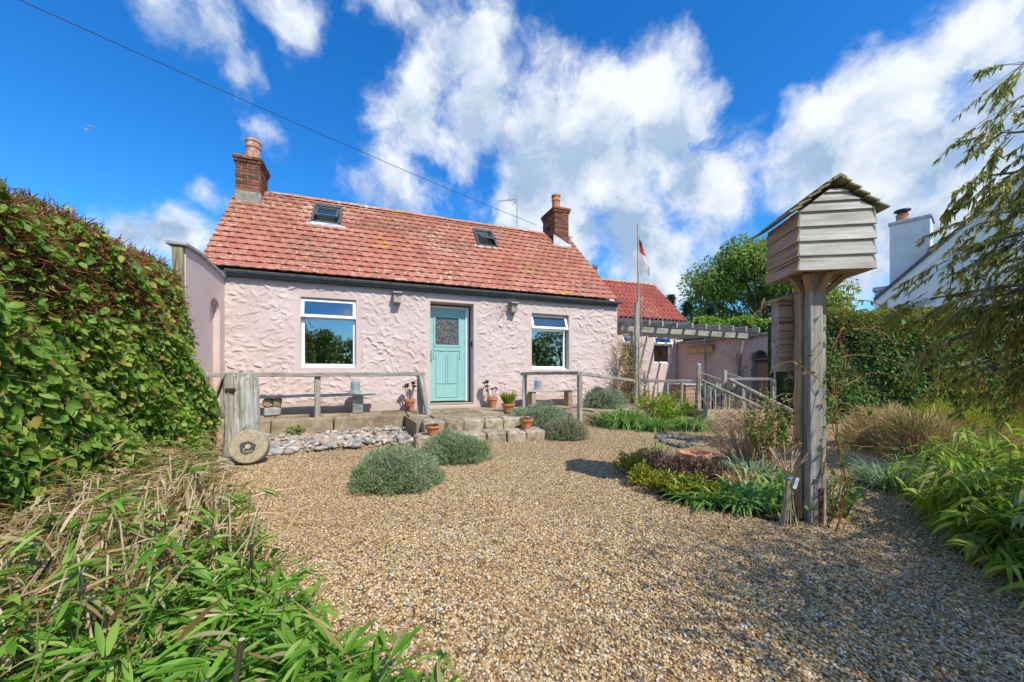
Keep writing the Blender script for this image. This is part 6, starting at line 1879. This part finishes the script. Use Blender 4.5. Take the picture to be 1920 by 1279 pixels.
blades('crown', B, D, rg.uniform(.045, .09, n), rg.uniform(.013, .022, n), .3, [.25, 1, .8, .05], LF_WEEP, wt, None, .5, rg, np.tile(np.array(sun_vec), (n, 1)), .4)

# ================================================================== neighbouring white house
NC = Vector((16.2, 16.2, 0)); NA_ = R(-52)
nh = thing('neighbour_house', 'white rendered neighbouring house with chimney behind the right hedge', 'house', NC, NA_)
def nloc(px, py, off=0.0):
    """photo pixel on the plane of the neighbour's end wall, in that house's own frame (x along the wall, z up)"""
    ex = Vector((math.cos(NA_), math.sin(NA_))); ey = Vector((-ex.y, ex.x))
    o_ = Vector((NC.x, NC.y)) + ey * off
    r_ = Vector(((px - CX) / F, 1.0))
    dd_ = o_.dot(ey) / r_.dot(ey)
    return (r_ * dd_ - o_).dot(ex), EYE + (HY - py) / F * dd_
x0, z1 = nloc(1668, 424); x1, _ = nloc(1745, 424)
MB().box(x0, x1, 0, 1.1, 0, z1).build('chimney_stack', WHITE_R, nh, bevel=.02)
MB().box(x0 - .05, x1 + .05, -.05, 1.15, z1 + .002, z1 + .14).build('stack_capping', LEAD, nh, bevel=.02)
fp_ = bpy.data.objects.new('flue', None); COL.objects.link(fp_); fp_.parent = nh; fp_.location = (x0 + (x1 - x0) * .28, .5, z1 + .13)
MB().lathe([(.2, 0), (.19, .3), (.21, .32), (.21, .36)], 16).build('flue_pot', POT, fp_, smoothf=True)
MB().lathe([(.17, .36), (.17, .50), (.27, .52), (.26, .57), (.001, .6)], 16).build('flue_cowl', BLACK, fp_, smoothf=True)
gx0, gz0_ = nloc(1664, 562, -.6)
gw2 = 4.3
gx1, gz1_ = gx0 + gw2, gz0_ + gw2 * 1.0
MB().prism([(gx0, 0), (gx0, gz0_), (gx1, gz1_), (gx1 + gw2, gz0_), (gx1 + gw2, 0)], -.6, 7, 'y').build('gable_wall', WHITE_R, nh)
for k_, (o0, o1, mt, y0) in enumerate(((.0, .36, WHITE_P, -.68), (.36, .52, SLATE, -.78))):
    for sg in (1, -1):
        q = [(gx0 - .4, gz0_ - .4 + o0), (gx1, gz1_ + o0), (gx1, gz1_ + o1), (gx0 - .4, gz0_ - .4 + o1)]
        MB().prism([(x_ if sg > 0 else 2 * gx1 - x_, z_) for x_, z_ in q], y0, 7.1, 'y').build('barge_board' if k_ == 0 else 'roof_slope', mt, nh)
wx_, wz_ = nloc(1640, 548, .4)
MB().box(wx_, x0 - .01, .4, 2.5, 0, wz_).build('lower_wing', WHITE_R, nh)
MB().box(wx_ - .06, x0 - .012, .3, 2.6, wz_ + .002, wz_ + .2).build('wing_parapet', LEAD, nh, bevel=.02)

# trees out of view, behind and beside the viewer, for the panes to mirror
for i, (x, y, h) in enumerate(((-7.5, -9.5, 4.6), (-2.5, -12.0, 5.4), (2.2, -10.5, 4.2), (-12.5, -6.5, 4.8), (7.0, -12, 5.0), (11.5, 1.0, 4.4), (13.5, 4.0, 4.8), (11.0, -4.0, 4.6))):
    crown_tree('broadleaf_tree', ['tree mirrored at the left of the left window', 'tallest tree mirrored in the left window', 'tree mirrored in the right window', 'tree mirrored at the far left, beyond the hedge', 'tree mirrored at the right of the right window', 'near tree mirrored in the middle of the right window', 'farther tree mirrored behind the middle of the right window', 'tree mirrored at the lower left of the right window'][i], (x, y, 0), h, 0, 0, h * .58, h * .55, h * .5, h * .42, 5000, LF_TREE, (.14, .30), 160 + i, 26, .15, 8)

# ================================================================== two distant gulls
for i, (x, y) in enumerate(((162, 243), (170, 237))):
    dd_ = 60.0
    g_ = thing('gull', ['lower of two distant white gulls in the blue sky', 'upper of two distant white gulls in the blue sky'][i], 'gull', at(x, y, dd_), R(40 * i))
    MB().lathe([(.01, -.25), (.06, -.15), (.08, 0), (.06, .15), (.02, .25)], 8).build('body', WHITE_P, g_, smoothf=True, rot=(R(90), 0, 0))
    for sg in (-1, 1): MB().add([(sg * .05, -.09, .02), (sg * .35, -.10, .12), (sg * .72, .06, .04), (sg * .35, .08, .12), (sg * .05, .10, .02)], [(0, 1, 3, 4), (1, 2, 3)]).build('wing', WHITE_P, g_)

# ================================================================== litter on the gravel
rg = np.random.default_rng(171)
lt = []
for i in range(420):
    k_ = rg.random()
    if k_ < .6: x, y = rg.uniform(1.4, 3.1), rg.uniform(1.2, 3.2)
    elif k_ < .85: x, y = rg.uniform(-1.6, .1), rg.uniform(1.4, 3.4)
    else: x, y = rg.uniform(-3, 3), rg.uniform(2, 6)
    lt.append((x, y, .014))
lt = np.array(lt); n = len(lt)
o = blades('dry_litter', lt, np.stack([rg.normal(0, 1, n), rg.normal(0, 1, n), rg.uniform(0, .06, n)], 1), rg.uniform(.03, .15, n), rg.uniform(.003, .009, n), .02, [.4, 1, .9, .2], LF_DRY, None, None, .9, rg)
tag(o, 'dry leaf and straw litter scattered over the gravel', 'litter', kind='stuff')
# ================================================================== loose gravel (uncountable) as instanced stones
rg = np.random.default_rng(151)
def scatter(y0, y1, dens, x0, x1):
    n = int((y1 - y0) * (x1 - x0) * dens)
    P = np.stack([rg.uniform(x0, x1, n), rg.uniform(y0, y1, n), np.zeros(n)], 1)
    return P[(np.abs(P[:, 0]) < 1.5 * P[:, 1] + .5)]
GP = np.concatenate([scatter(.9, 2.6, 7200, -2.6, 4.2), scatter(2.6, 4.6, 5200, -4, 5.5), scatter(4.6, 8.2, 2200, -4.2, 7.2)])
GP[:, 2] = rg.uniform(-.002, .006, len(GP))
gme = bpy.data.meshes.new('gravel'); gme.vertices.add(len(GP)); gme.vertices.foreach_set('co', GP.astype(np.float32).ravel()); gme.update()
gob = link('gravel', gme); tag(gob, 'loose tan and brown pea gravel covering the yard', 'gravel', kind='stuff')
GS = bpy.data.node_groups.new('gravel_scatter', 'GeometryNodeTree')
GS.interface.new_socket('Geometry', in_out='INPUT', socket_type='NodeSocketGeometry')
GS.interface.new_socket('Geometry', in_out='OUTPUT', socket_type='NodeSocketGeometry')
gi = GS.nodes.new('NodeGroupInput'); go = GS.nodes.new('NodeGroupOutput')
ico = GS.nodes.new('GeometryNodeMeshIcoSphere'); ico.inputs['Radius'].default_value = .0066; ico.inputs['Subdivisions'].default_value = 1
smat = GS.nodes.new('GeometryNodeSetMaterial'); smat.inputs['Material'].default_value = GRAVEL_S
iop = GS.nodes.new('GeometryNodeInstanceOnPoints')
rr1 = GS.nodes.new('FunctionNodeRandomValue'); rr1.data_type = 'FLOAT_VECTOR'; rr1.inputs[0].default_value = (-.5, -.5, 0); rr1.inputs[1].default_value = (.5, .5, 6.28)
rr2 = GS.nodes.new('FunctionNodeRandomValue'); rr2.data_type = 'FLOAT_VECTOR'; rr2.inputs[0].default_value = (.65, .5, .4); rr2.inputs[1].default_value = (1.55, 1.15, .85); rr2.inputs['Seed'].default_value = 4
gl = GS.links.new
gl(ico.outputs['Mesh'], smat.inputs['Geometry']); gl(smat.outputs[0], iop.inputs['Instance']); gl(gi.outputs[0], iop.inputs['Points'])
gl(rr1.outputs[0], iop.inputs['Rotation']); gl(rr2.outputs[0], iop.inputs['Scale']); gl(iop.outputs[0], go.inputs[0])
md = gob.modifiers.new('scatter', 'NODES'); md.node_group = GS
